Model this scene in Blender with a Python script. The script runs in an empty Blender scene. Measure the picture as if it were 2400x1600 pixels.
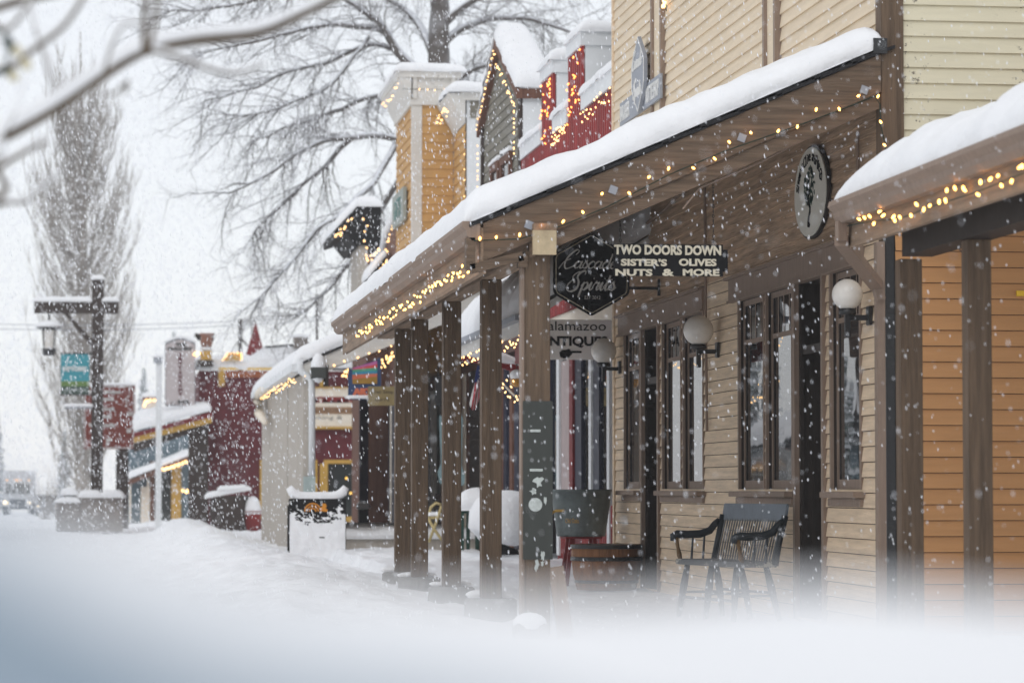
import bpy, bmesh, math, random
from mathutils import Vector, Matrix, noise
R = math.radians
rnd = random.Random(11)
S = bpy.context.scene
COL = S.collection

# ------------------------------------------------------------------ camera
EYE, FPX = 1.05, 7000.0
TH, PH = math.atan(925 / FPX), math.atan(343 / FPX)
cam_d = bpy.data.cameras.new('camera'); cam = bpy.data.objects.new('camera', cam_d); COL.objects.link(cam)
CF = Vector((math.sin(TH) * math.cos(PH), math.cos(TH) * math.cos(PH), math.sin(PH)))
CR = Vector((math.cos(TH), -math.sin(TH), 0)); CU = CR.cross(CF)
CP = Vector((0, 0, EYE))
cam.matrix_world = Matrix(((CR.x, CU.x, -CF.x, CP.x), (CR.y, CU.y, -CF.y, CP.y), (CR.z, CU.z, -CF.z, CP.z), (0, 0, 0, 1)))
cam_d.sensor_width = 36; cam_d.lens = 36 * FPX / 2400
cam_d.clip_start = .05; cam_d.clip_end = 2000
cam_d.dof.use_dof = True; cam_d.dof.focus_distance = 25.5; cam_d.dof.aperture_fstop = 2.8
S.camera = cam
S.render.resolution_x, S.render.resolution_y = 1024, 682

# ------------------------------------------------------------------ world, sun, exposure
W = bpy.data.worlds.new('World'); S.world = W; W.use_nodes = True
nt = W.node_tree; nt.nodes.clear()
sky = nt.nodes.new('ShaderNodeTexSky'); sky.sky_type = 'NISHITA'; sky.sun_disc = False
sky.sun_elevation = R(40); sky.sun_rotation = R(200)
bg1 = nt.nodes.new('ShaderNodeBackground'); bg1.inputs[1].default_value = .02
bg2 = nt.nodes.new('ShaderNodeBackground'); bg2.inputs[0].default_value = (.965, .975, 1.0, 1); bg2.inputs[1].default_value = .84
add = nt.nodes.new('ShaderNodeAddShader'); out = nt.nodes.new('ShaderNodeOutputWorld')
nt.links.new(sky.outputs[0], bg1.inputs[0]); nt.links.new(bg1.outputs[0], add.inputs[0])
nt.links.new(bg2.outputs[0], add.inputs[1]); nt.links.new(add.outputs[0], out.inputs[0])
sl = bpy.data.lights.new('sun', 'SUN'); so = bpy.data.objects.new('sun', sl); COL.objects.link(so)
sl.energy = .5; sl.angle = R(35); sl.color = (1, .97, .93)
so.rotation_euler = (R(50), 0, R(-20))
S.view_settings.view_transform = 'Standard'; S.view_settings.look = 'None'
S.view_settings.gamma = 1; S.view_settings.exposure = 0.03
S.cycles.volume_bounces = 2; S.cycles.max_bounces = 8; S.cycles.volume_step_rate = 4
S.cycles.volume_max_steps = 64; S.cycles.sample_clamp_indirect = 4

# ------------------------------------------------------------------ projection helpers
def ray(px, py): return CF + CR * ((px - 1200) / FPX) + CU * ((800 - py) / FPX)
def onX(px, py, X): r = ray(px, py); return CP + r * (X / r.x)
def onY(px, py, Y): r = ray(px, py); return CP + r * (Y / r.y)
def onD(px, py, D): return CP + ray(px, py) * D
def Yat(px, X): return onX(px, 1143, X).y       # where a plane X=const crosses that picture column
def Yd(D, px=275): return onD(px, 1143, D).y

# ------------------------------------------------------------------ materials
def _nt(name):
    m = bpy.data.materials.new(name); m.use_nodes = True
    return m, m.node_tree, m.node_tree.nodes['Principled BSDF']
def mat(name, col, rough=.75, var=.18, scale=6, stretch=(1, 1, 1), bump=.15, bscale=None, col2=None, spec=.3, metal=0, fine=True):
    m, t, b = _nt(name)
    tc = t.nodes.new('ShaderNodeTexCoord'); mp = t.nodes.new('ShaderNodeMapping'); mp.inputs['Scale'].default_value = stretch
    t.links.new(tc.outputs['Object'], mp.inputs[0])
    n = t.nodes.new('ShaderNodeTexNoise'); n.inputs['Scale'].default_value = scale; n.inputs['Detail'].default_value = 8; n.inputs['Roughness'].default_value = .65
    t.links.new(mp.outputs[0], n.inputs['Vector'])
    cr = t.nodes.new('ShaderNodeValToRGB'); c2 = col2 or tuple(c * (1 - var) for c in col)
    cr.color_ramp.elements[0].position = .32; cr.color_ramp.elements[1].position = .66
    cr.color_ramp.elements[0].color = (*c2, 1); cr.color_ramp.elements[1].color = (*[min(1, c * (1 + var * .6)) for c in col], 1)
    t.links.new(n.outputs[0], cr.inputs[0]); t.links.new(cr.outputs[0], b.inputs['Base Color'])
    b.inputs['Roughness'].default_value = rough; b.inputs['Specular IOR Level'].default_value = spec; b.inputs['Metallic'].default_value = metal
    if bump:
        n2 = t.nodes.new('ShaderNodeTexNoise'); n2.inputs['Scale'].default_value = bscale or scale * 5; n2.inputs['Detail'].default_value = 5
        t.links.new(mp.outputs[0], n2.inputs['Vector'])
        bp = t.nodes.new('ShaderNodeBump'); bp.inputs['Strength'].default_value = bump; bp.inputs['Distance'].default_value = .02
        t.links.new(n2.outputs[0], bp.inputs['Height']); t.links.new(bp.outputs[0], b.inputs['Normal'])
    return m
def peel_mat(name, col, under, stretch, thr=.64, scale=9):
    m = mat(name, col, .7, .08, 2.5, stretch, .12, 40); t = m.node_tree; b = t.nodes['Principled BSDF']
    tc = t.nodes.new('ShaderNodeTexCoord')
    a = t.nodes.new('ShaderNodeTexNoise'); a.inputs['Scale'].default_value = scale * 2.4; a.inputs['Detail'].default_value = 8; a.inputs['Roughness'].default_value = .75
    c = t.nodes.new('ShaderNodeTexNoise'); c.inputs['Scale'].default_value = 1.1
    t.links.new(tc.outputs['Object'], a.inputs['Vector']); t.links.new(tc.outputs['Object'], c.inputs['Vector'])
    mu = t.nodes.new('ShaderNodeMath'); mu.operation = 'MULTIPLY_ADD'; mu.inputs[1].default_value = .45
    t.links.new(c.outputs[0], mu.inputs[0]); t.links.new(a.outputs[0], mu.inputs[2])
    g = t.nodes.new('ShaderNodeValToRGB'); g.color_ramp.elements[0].position = thr + .25 - .015; g.color_ramp.elements[1].position = thr + .25 + .015
    t.links.new(mu.outputs[0], g.inputs[0])
    mx = t.nodes.new('ShaderNodeMix'); mx.data_type = 'RGBA'; mx.inputs['B'].default_value = (*under, 1)
    src = b.inputs['Base Color'].links[0].from_socket
    t.links.new(g.outputs[0], mx.inputs['Factor']); t.links.new(src, mx.inputs['A']); t.links.new(mx.outputs['Result'], b.inputs['Base Color'])
    return m
def snowed(m, thr=.25, soft=.2, col=(.84, .87, .92), amount=1):
    """snow lying on every face of a material that points up"""
    t = m.node_tree; b = t.nodes['Principled BSDF']
    g = t.nodes.new('ShaderNodeNewGeometry'); sx = t.nodes.new('ShaderNodeSeparateXYZ'); t.links.new(g.outputs['Normal'], sx.inputs[0])
    mr = t.nodes.new('ShaderNodeMapRange'); mr.inputs['From Min'].default_value = thr; mr.inputs['From Max'].default_value = thr + soft; mr.inputs['To Max'].default_value = amount
    t.links.new(sx.outputs['Z'], mr.inputs[0])
    mx = t.nodes.new('ShaderNodeMix'); mx.data_type = 'RGBA'; mx.inputs['B'].default_value = (*col, 1)
    src = b.inputs['Base Color'].links[0].from_socket
    t.links.new(mr.outputs[0], mx.inputs['Factor']); t.links.new(src, mx.inputs['A']); t.links.new(mx.outputs['Result'], b.inputs['Base Color'])
    return m
def emis(name, col, strength, sample=True):
    m, t, b = _nt(name); b.inputs['Base Color'].default_value = (*[min(1, c) for c in col], 1)
    b.inputs['Emission Color'].default_value = (*col, 1); b.inputs['Emission Strength'].default_value = strength
    if not sample:
        try: m.cycles.emission_sampling = 'NONE'
        except Exception: pass
    return m
SNOW = mat('snow', (.87, .88, .895), .85, .04, 3, bump=.8, bscale=10)
SNOW_G = mat('ground_snow', (.85, .865, .885), .88, .07, 1.5, bump=.9, bscale=9)
AX, AY, AV = (8, .5, 8), (.5, 8, 8), (8, 8, .5)   # grain along Y, along X, vertical
CREAM = mat('cream_paint', (.72, .60, .44), .7, .10, 3, (6, .6, 6), .15, 20)
CREAM_E = peel_mat('peeling_cream_paint', (.72, .67, .50), (.16, .14, .11), (.6, 6, 6), .60)
BEIGE = mat('beige_paint', (.74, .58, .41), .7, .20, 3.2, AX, .25, 16)
BEIGE_E = mat('beige_paint_end', (.56, .46, .345), .7, .1, 3, AY, .25, 16)
BROWNS = mat('brown_siding', (.52, .365, .245), .75, .42, 3, AX, .6, 14)
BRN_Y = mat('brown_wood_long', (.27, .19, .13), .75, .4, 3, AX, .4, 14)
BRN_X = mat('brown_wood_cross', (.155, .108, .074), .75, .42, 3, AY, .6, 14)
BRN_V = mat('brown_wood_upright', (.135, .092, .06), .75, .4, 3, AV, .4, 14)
TAUPE = mat('taupe_trim', (.27, .20, .155), .7, .15, 4, AV, .2)
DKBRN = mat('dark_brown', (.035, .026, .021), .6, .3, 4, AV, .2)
ORANGE = peel_mat('orange_siding_paint', (.53, .275, .115), (.33, .18, .09), (.6, 6, 6), .70, 14)
BLACK = mat('black_paint', (.009, .009, .010), .6, .3, 8, spec=.12)
BLACKM = mat('black_metal', (.015, .016, .018), .35, .2, 8, spec=.5)
SHING = mat('asphalt_shingle', (.022, .022, .024), .9, .3, 30)
WHITE = peel_mat('worn_white_paint', (.66, .64, .60), (.3, .27, .24), (1, 1, 6), .68)
WHITE_C = mat('clean_white_paint', (.74, .76, .77), .6, .05, 3, bump=.05)
YEL = mat('yellow_siding', (.56, .33, .125), .7, .12, 3, bump=.25)
GREYS = mat('grey_siding', (.20, .185, .15), .75, .25, 4, bump=.3)
REDM = mat('red_metal', (.27, .022, .022), .55, .35, 4, (1, 1, .3), .1)
REDT = mat('red_trim', (.20, .018, .02), .6, .25, 5)
MAROON = mat('maroon_paint', (.12, .014, .020), .7, .25, 3)
MUSTARD = mat('mustard_trim', (.55, .33, .07), .65, .15, 5)
GOLD = mat('gold_paint', (.80, .50, .06), .5, .1, 6)
GREYW = mat('weathered_grey_planks', (.46, .42, .37), .8, .15, 4, AV, .3)
CREAMP = mat('pale_sign_board', (.84, .76, .64), .7, .08, 4)
CONC = mat('concrete', (.24, .23, .22), .85, .25, 10, bump=.3)
STONE = mat('stone_planter', (.22, .19, .17), .85, .3, 6, bump=.3)
DARKW = mat('dark_timber', (.050, .036, .030), .8, .3, 4, AV, .3)
NAVY = mat('navy_paint', (.018, .022, .045), .5, .3, 4)
PURP = mat('purple_paint', (.035, .018, .055), .6, .3, 4)
BROWNR = mat('reddish_brown_wood', (.16, .075, .05), .75, .3, 4, AV, .3)
BLUEG = mat('blue_grey_wall', (.12, .17, .20), .7, .2, 3)
TEAL = mat('teal_cloth', (.05, .30, .36), .8, .15, 3)
GREEN = mat('green_cloth', (.14, .24, .07), .8, .2, 5)
DGREEN = mat('dark_green', (.015, .05, .035), .6, .3, 5)
SIGNBR = mat('brown_road_sign', (.20, .034, .020), .5, .15, 4)
GALV = mat('galvanised_metal', (.16, .19, .19), .5, .35, 5, metal=.3)
STAVE = mat('barrel_staves', (.30, .14, .065), .75, .35, 4, AV, .5)
ENDG = mat('sawn_end_grain', (.50, .40, .26), .85, .2, 12)
OLIVE = mat('olive_cream', (.72, .70, .62), .7, .06, 3)
LETTER = mat('cream_lettering', (.62, .57, .45), .7, .15, 20)
GREYSIGN = mat('slate_grey_board', (.30, .32, .36), .6, .08, 4)
OPAL = mat('opal_glass', (.74, .71, .66), .25, .06, 14, bump=.03, spec=.5)
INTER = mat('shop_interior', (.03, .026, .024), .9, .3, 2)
def glass_mat(name, col=(.02, .022, .024), ior=2.1, rough=.02):
    m, t, b = _nt(name); b.inputs['Base Color'].default_value = (*col, 1); b.inputs['Roughness'].default_value = rough
    b.inputs['IOR'].default_value = ior
    tc = t.nodes.new('ShaderNodeTexCoord'); n = t.nodes.new('ShaderNodeTexNoise'); n.inputs['Scale'].default_value = 1.3
    bp = t.nodes.new('ShaderNodeBump'); bp.inputs['Strength'].default_value = .05; bp.inputs['Distance'].default_value = .05
    t.links.new(tc.outputs['Object'], n.inputs['Vector']); t.links.new(n.outputs[0], bp.inputs['Height']); t.links.new(bp.outputs[0], b.inputs['Normal'])
    return m
GLASS = glass_mat('window_glass')
GLASS_F = glass_mat('far_window_glass', (.03, .035, .035), 1.6, .06)
BULB = emis('warm_bulb', (1, .52, .13), 6.0)
BULB_F = emis('pale_bulb', (1, .62, .26), 3.0, False)
BULB_R = emis('amber_bulb', (1, .34, .08), 3.5, False)
HEADL = emis('headlight_glow', (1, .82, .55), 2.0, False)
AMBERL = emis('marker_glow', (1, .55, .25), 1.2, False)
WIRE = mat('green_wire', (.012, .03, .02), .6)

# ------------------------------------------------------------------ mesh helper
def org(o):
    v = Vector((0, 0, 0))
    while o is not None: v += o.location; o = o.parent
    return v
class MB:
    def __init__(s): s.v = []; s.f = []
    def poly(s, pts, flip=False):
        b = len(s.v); s.v += [Vector(p) for p in pts]; i = list(range(b, b + len(pts)))
        s.f.append(i[::-1] if flip else i); return s
    def box(s, a, b, M=None):
        x0, x1 = sorted((a[0], b[0])); y0, y1 = sorted((a[1], b[1])); z0, z1 = sorted((a[2], b[2]))
        c = [Vector(p) for p in ((x0,y0,z0),(x1,y0,z0),(x1,y1,z0),(x0,y1,z0),(x0,y0,z1),(x1,y0,z1),(x1,y1,z1),(x0,y1,z1))]
        if M: c = [M @ p for p in c]
        k = len(s.v); s.v += c
        for q in ((0,3,2,1),(4,5,6,7),(0,1,5,4),(1,2,6,5),(2,3,7,6),(3,0,4,7)): s.f.append([k + i for i in q])
        return s
    def prism(s, pts, off):
        off = Vector(off); pts = [Vector(p) for p in pts]; n = len(pts); k = len(s.v)
        nrm = Vector((0, 0, 0))
        for i in range(n): nrm += pts[i].cross(pts[(i + 1) % n])
        if nrm.dot(off) > 0: pts = pts[::-1]
        s.v += pts + [p + off for p in pts]
        s.f.append([k + i for i in range(n)]); s.f.append([k + n + i for i in range(n)][::-1])
        for i in range(n): j = (i + 1) % n; s.f.append([k + j, k + i, k + n + i, k + n + j])
        return s
    def tube(s, pts, r, n=6, cap=True):
        pts = [Vector(p) for p in pts]; rs = r if isinstance(r, (list, tuple)) else [r] * len(pts)
        k0 = len(s.v); u = None
        for i, p in enumerate(pts):
            d = (pts[min(i + 1, len(pts) - 1)] - pts[max(i - 1, 0)])
            if d.length < 1e-7: d = Vector((0, 0, 1))
            d.normalize()
            if u is None:
                a = Vector((0, 0, 1)) if abs(d.z) < .9 else Vector((1, 0, 0)); u = d.cross(a).normalized()
            else:
                u = (u - d * u.dot(d));
                if u.length < 1e-6: u = d.orthogonal()
                u.normalize()
            w = d.cross(u)
            for j in range(n):
                t = 2 * math.pi * j / n; s.v.append(p + (u * math.cos(t) + w * math.sin(t)) * rs[i])
        for i in range(len(pts) - 1):
            for j in range(n):
                a = k0 + i * n + j; b = k0 + i * n + (j + 1) % n
                s.f.append([a, b, b + n, a + n])
        if cap:
            s.f.append([k0 + j for j in range(n)][::-1]); e = k0 + (len(pts) - 1) * n; s.f.append([e + j for j in range(n)])
        return s
    def lathe(s, c, prof, n=20, sx=1, sy=1):
        c = Vector(c); k0 = len(s.v)
        for r, z in prof:
            for j in range(n):
                t = 2 * math.pi * j / n; s.v.append(c + Vector((r * sx * math.cos(t), r * sy * math.sin(t), z)))
        for i in range(len(prof) - 1):
            for j in range(n):
                a = k0 + i * n + j; b = k0 + i * n + (j + 1) % n; s.f.append([a, b, b + n, a + n])
        s.f.append([k0 + j for j in range(n)][::-1]); e = k0 + (len(prof) - 1) * n; s.f.append([e + j for j in range(n)])
        return s
    def ball(s, c, r, nu=14, nv=9, sq=(1, 1, 1)):
        prof = []
        k0 = len(s.v); c = Vector(c)
        for i in range(nv + 1):
            a = -math.pi / 2 + math.pi * i / nv
            for j in range(nu):
                t = 2 * math.pi * j / nu
                s.v.append(c + Vector((r * sq[0] * math.cos(a) * math.cos(t), r * sq[1] * math.cos(a) * math.sin(t), r * sq[2] * math.sin(a))))
        for i in range(nv):
            for j in range(nu):
                a = k0 + i * nu + j; b = k0 + i * nu + (j + 1) % nu; s.f.append([a, b, b + nu, a + nu])
        return s
    def build(s, name, m, parent=None, smooth=False, bevel=0):
        me = bpy.data.meshes.new(name); o0 = org(parent)
        me.from_pydata([v - o0 for v in s.v], [], s.f); me.materials.append(m)
        if bevel or smooth:
            bm = bmesh.new(); bm.from_mesh(me)
            bmesh.ops.remove_doubles(bm, verts=bm.verts, dist=1e-5)
            if bevel:
                bmesh.ops.bevel(bm, geom=[e for e in bm.edges if len(e.link_faces) == 2 and e.calc_face_angle(0) > .5], offset=bevel, segments=2, affect='EDGES', clamp_overlap=True)
            bm.to_mesh(me); bm.free()
        if smooth:
            for p in me.polygons: p.use_smooth = True
        o = bpy.data.objects.new(name, me); COL.objects.link(o); o.parent = parent
        return o
def thing(name, label, cat, loc=(0, 0, 0), group=None):
    o = bpy.data.objects.new(name, None); COL.objects.link(o); o.location = loc; o.empty_display_size = .1
    o['label'] = label; o['category'] = cat
    if group: o['group'] = group
    return o
def tag(o, label=None, cat=None, group=None, kind=None):
    for k, v in (('label', label), ('category', cat), ('group', group), ('kind', kind)):
        if v: o[k] = v
    return o
def boxp(px0, py0, px1, py1, Y, t, mb=None):
    """box facing the street end: front face spans that picture rectangle on plane Y, thickness t going away"""
    a = onY(px0, py0, Y); b = onY(px1, py1, Y); mb = mb or MB()
    return mb.box((a.x, Y, b.z), (b.x, Y + t, a.z))
def text(body, size, m, parent, center, right=(1, 0, 0), up=(0, 0, 1), depth=.004, width=None, bold=0., shear=0., name='lettering', spacing=1., height=None):
    cu = bpy.data.curves.new('t', 'FONT'); cu.body = body; cu.size = size; cu.extrude = depth; cu.offset = bold; cu.shear = shear
    cu.space_character = spacing; cu.align_x = 'CENTER'; cu.align_y = 'CENTER'; cu.resolution_u = 3
    t = bpy.data.objects.new('t', cu); COL.objects.link(t); dg = bpy.context.evaluated_depsgraph_get()
    me = bpy.data.meshes.new_from_object(t.evaluated_get(dg)); bpy.data.objects.remove(t)
    xs = [v.co.x for v in me.vertices]; ys = [v.co.y for v in me.vertices]
    cx, cy = (min(xs) + max(xs)) / 2, (min(ys) + max(ys)) / 2
    sx = width / (max(xs) - min(xs)) if width else 1; sy = height / (max(ys) - min(ys)) if height else 1
    r, u = Vector(right).normalized(), Vector(up).normalized(); n = r.cross(u); c = Vector(center) - org(parent)
    for v in me.vertices: v.co = c + r * ((v.co.x - cx) * sx) + u * ((v.co.y - cy) * sy) + n * v.co.z
    me.materials.clear(); me.materials.append(m)
    o = bpy.data.objects.new(name, me); COL.objects.link(o); o.parent = parent
    return o
def intervals(a, b, cuts):
    segs = [(a, b)]
    for c0, c1 in cuts:
        n = []
        for s0, s1 in segs:
            if c1 <= s0 or c0 >= s1: n.append((s0, s1)); continue
            if c0 > s0: n.append((s0, c0))
            if c1 < s1: n.append((c1, s1))
        segs = n
    return segs
def siding(mb, axis, plane, a0, a1, z0, z1, holes=(), expo=.113, lap=.017, top=None, phase=0.0, gap=0.0):
    """lapped boards; axis 'X': wall plane X=plane facing -X, spans y; axis 'Y': plane Y facing -Y, spans x. top(a)->z limits a gable"""
    k = math.floor((z0 - phase) / expo)
    while k * expo + phase < z1:
        zb, zt = k * expo + phase, (k + 1) * expo + phase; k += 1
        cuts = sorted({max(zb, z0), min(zt, z1)} | {h[i] for h in holes for i in (2, 3) if max(zb, z0) < h[i] < min(zt, z1)})
        for q0, q1 in zip(cuts, cuts[1:]):
            if q1 - q0 < 1e-4: continue
            if gap and abs(q1 - zt) < 1e-5 and q1 - q0 > gap * 1.5: q1 -= gap
            zm = (q0 + q1) / 2
            o0 = lap * (1 - (q0 - zb) / expo) + .003; o1 = lap * (1 - (q1 - zb) / expo) + .003
            b0, b1 = a0, a1
            if top:
                L = top(zm)
                if L is None: continue
                b0, b1 = max(a0, L[0]), min(a1, L[1])
                if b1 <= b0: continue
            for s0, s1 in intervals(b0, b1, [(h[0], h[1]) for h in holes if h[2] < zm < h[3]]):
                if axis == 'X':
                    P = lambda a, z, o: (plane - o, a, z)
                    mb.poly([P(s0, q0, o0), P(s0, q1, o1), P(s1, q1, o1), P(s1, q0, o0)])
                    if abs(q0 - zb) < 1e-5: mb.poly([P(s0, q0, o0), P(s1, q0, o0), P(s1, q0, 0), P(s0, q0, 0)])
                else:
                    P = lambda a, z, o: (a, plane - o, z)
                    mb.poly([P(s0, q0, o0), P(s1, q0, o0), P(s1, q1, o1), P(s0, q1, o1)])
                    if abs(q0 - zb) < 1e-5: mb.poly([P(s0, q0, o0), P(s0, q0, 0), P(s1, q0, 0), P(s1, q0, o0)])
    return mb
def snow_slab(p00, p10, p11, p01, T, r=.15, step=.08, seed=0, edge=(1, 1, 1, 1), amp=.03, over=.03, nscale=1.7):
    """rounded pillow of snow on a quad; edge=(u0,u1,v0,v1) says which sides are rounded"""
    p00, p10, p11, p01 = map(Vector, (p00, p10, p11, p01))
    Lu = max((p10 - p00).length, (p11 - p01).length); Lv = max((p01 - p00).length, (p11 - p10).length)
    nu = max(4, min(260, int(Lu / step))); nv = max(4, min(60, int(Lv / step)))
    us = [i / nu for i in range(nu + 1)]; vs = [i / nv for i in range(nv + 1)]
    ins = lambda L, n: [0] + [min(.45, r * k / L) for k in (.06, .16, .32, .6)] 
    def grid(L, n, e0, e1):
        g = set(i / n for i in range(n + 1))
        for k in (.03, .1, .22, .42, .7):
            q = r * k / L
            if q < .5:
                if e0: g.add(q)
                if e1: g.add(1 - q)
        return sorted(g)
    us = grid(Lu, nu, edge[0], edge[1]); vs = grid(Lv, nv, edge[2], edge[3])
    mb = MB(); mb.v = []
    def f(d):
        t = min(1, d / r); return math.sqrt(max(0, 1 - (1 - t) ** 2))
    for v in vs:
        for u in us:
            p = (p00 * (1 - u) + p10 * u) * (1 - v) + (p01 * (1 - u) + p11 * u) * v
            h = 1
            if edge[0]: h *= f(u * Lu)
            if edge[1]: h *= f((1 - u) * Lu)
            if edge[2]: h *= f(v * Lv)
            if edge[3]: h *= f((1 - v) * Lv)
            nz = noise.noise(p * nscale + Vector((seed, seed * 2, 0))) + .5 * noise.noise(p * nscale * 3.1)
            wob = over * (1 - h) * noise.noise(p * 3.3 + Vector((0, seed, 0))) * 2
            q = p + Vector((0, 0, h * (T + amp * nz)))
            cen = (p00 + p10 + p11 + p01) / 4
            dr = (p - cen); dr.z = 0
            if dr.length > 1e-6: q += dr.normalized() * (over * math.sin(math.pi * min(1, h)) + wob)
            mb.v.append(q)
    n = len(us)
    for j in range(len(vs) - 1):
        for i in range(n - 1):
            a = j * n + i; mb.f.append([a, a + 1, a + n + 1, a + n])
    mb.poly([p00, p01, p11, p10])
    nn = Vector((0, 0, 1)).dot((p10 - p00).cross(p01 - p00))
    if nn < 0: mb.f = [q[::-1] for q in mb.f]
    return mb
def cap(x0, x1, y0, y1, z, T, parent, name='snow', r=None, seed=0, **k):
    return snow_slab((x0, y0, z), (x1, y0, z), (x1, y1, z), (x0, y1, z), T, r or min(T, (x1 - x0) / 2.2, (y1 - y0) / 2.2), k.pop('step', .06), seed, **k).build(name, SNOW, parent, True)
BM_CACHE = {}
def bulb_mesh(r, m):
    key = (round(r, 4), m.name)
    if key not in BM_CACHE:
        mb = MB().ball((0, 0, 0), r, 6, 4, (1, 1, 1.7)); me = bpy.data.meshes.new('bulb'); me.from_pydata(mb.v, [], mb.f); me.materials.append(m)
        for p in me.polygons: p.use_smooth = True
        BM_CACHE[key] = me
    return BM_CACHE[key]
def light_string(label, bulbs, wire, r=.012, m=None, group='strings of small warm lights', wr=.004):
    m = m or BULB; root = thing('light_string', label, 'string lights', bulbs[0], group)
    if wire: MB().tube(wire, wr, 4).build('wire', WIRE, root)
    for i, b in enumerate(bulbs[:100]):
        o = bpy.data.objects.new('bulb', bulb_mesh(r, m)); COL.objects.link(o); o.parent = root
        o.location = Vector(b) - root.location; o.rotation_euler = (rnd.uniform(-.9, .9), rnd.uniform(-.9, .9), 0)
    return root
def along(a, b, n, jit=.03, sag=0):
    a, b = Vector(a), Vector(b); out = []
    for i in range(n):
        t = (i + .5) / n + rnd.uniform(-.3, .3) / n
        out.append(a.lerp(b, t) + Vector((0, 0, rnd.uniform(-jit, jit) - sag * 4 * t * (1 - t))))
    return out

def glow(par, pts, w=.12, col=(1, .45, .12)):
    for p in pts:
        l = bpy.data.lights.new('bulb_glow', 'POINT'); l.energy = w; l.color = col; l.shadow_soft_size = .02
        o = bpy.data.objects.new('bulb_glow', l); COL.objects.link(o); o.parent = par; o.location = Vector(p) - par.location
# ================================================================== ground and banks
def sstep(a, b, x): t = max(0, min(1, (x - a) / (b - a))); return t * t * (3 - 2 * t)
def gz(x, y):
    z = -.10 * (1 - sstep(.3, 1.6, x))                              # street a little lower than the walk
    z += .36 * math.exp(-((x - 1.45) / .75) ** 2) * sstep(36, 50, y) * (1 - sstep(66, 74, y))   # ploughed berm
    z += .16 * math.exp(-((x - 1.9) / .8) ** 2) * sstep(18, 28, y) * (1 - sstep(40, 50, y))
    z -= .007 * max(0, y - 95) * (1 - sstep(2, 8, x))
    if x > 3.1: z += .14 * sstep(34, 37, y) * (1 - sstep(44, 46, y))
    n = noise.noise(Vector((x * .9, y * .35, 1))) * .05 + noise.noise(Vector((x * 2.6, y * 1.1, 7))) * .035 + noise.noise(Vector((x * 7, y * 3.5, 3))) * .014
    n += .032 * noise.noise(Vector((x * 2.1, y * 1.3, 21))) * sstep(-1.5, 0, x) + .018 * noise.noise(Vector((x * 11, y * 6, 5)))
    n += .030 * noise.noise(Vector((x * 5.5, y * 2.4, 11))) * sstep(-1, .5, x)
    v = noise.voronoi(Vector((x * 2.4, y * 1.5, 0)))[0][0]; n -= .05 * max(0, .38 - v) * 2.2 * sstep(-.5, .6, x)
    k = 1 - .6 * sstep(2.9, 3.3, x) * (1 - sstep(33, 35, y)) * sstep(18, 20, y)
    return z + n * k * (1 if y < 120 else .3)
def ground():
    ys = [-18, -8, 0]; y = 2.0
    while y < 400: ys.append(y); y *= 1.0 + (.012 if y < 14 else .0033 if y < 75 else .02)
    xs = sorted(set([-150, -110, -80, -60, -45, -34, -26, -20, -16, -13, -10.5, -8.5, -7, -5.8] + [-5 + i * .25 for i in range(18)] + [-.5 + i * .065 for i in range(100)] + [6.2 + i * .3 for i in range(17)] + [11.5, 13, 15, 18, 22, 28, 36, 48, 64, 85, 115, 150]))
    mb = MB(); n = len(xs)
    for y in ys:
        for x in xs: mb.v.append(Vector((x, y, gz(x, y))))
    for j in range(len(ys) - 1):
        for i in range(n - 1): a = j * n + i; mb.f.append([a, a + 1, a + n + 1, a + n])
    return mb.build('snow_ground', SNOW_G, None, True)
tag(ground(), kind='structure')

def bank(name, m, yc, half, prof, seed, x0, x1, zb=-.1):
    """long heap of snow whose crest follows prof = [(x, z)]"""
    def crest(x):
        if x <= prof[0][0]: return prof[0][1]
        for (a, za), (b, zb_) in zip(prof, prof[1:]):
            if x <= b: return za + (zb_ - za) * sstep(a, b, x)
        return prof[-1][1]
    mb = MB(); nx, ny = 90, 16
    for j in range(ny + 1):
        v = -1 + 2 * j / ny
        for i in range(nx + 1):
            x = x0 + (x1 - x0) * i / nx; y = yc + v * half
            s = math.cos(v * math.pi / 2) ** .6 if abs(v) < 1 else 0
            z = zb + (crest(x) - zb) * s + .006 * noise.noise(Vector((x * 9, y * 9, seed))) * s
            mb.v.append(Vector((x, y, z)))
    for j in range(ny):
        for i in range(nx): a = j * (nx + 1) + i; mb.f.append([a, a + 1, a + nx + 2, a + nx + 1])
    return tag(mb.build(name, m, None, True), kind='structure')
def bx(px, py, Y):                                                  # crest of a bank seen at that picture point
    p = onY(px, py, Y); return (p.x, p.z)
SHADED_SLUSH = mat('shaded_blue_grey_slush', (.29, .355, .42), .8, .12, 5, bump=.3)  # shade on the slush is put into its blue-grey base colour
Y1 = 1.2
bank('snowbank', SNOW, Y1, .3, [bx(-300, 1225, Y1), bx(60, 1225, Y1), bx(350, 1290, Y1), bx(620, 1385, Y1), bx(1000, 1405, Y1), bx(1300, 1405, Y1), bx(1700, 1385, Y1), bx(2100, 1392, Y1), bx(2500, 1400, Y1), (1.2, .93)], 1, -1.2, 1.6)
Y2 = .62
bank('shaded_slush_heap', SHADED_SLUSH, Y2, .13, [bx(-600, 1180, Y2), bx(-100, 1230, Y2), bx(200, 1420, Y2), bx(500, 1560, Y2), bx(1000, 1640, Y2), bx(1600, 1760, Y2), (.4, .9)], 5, -.6, .4, .4)

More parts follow.
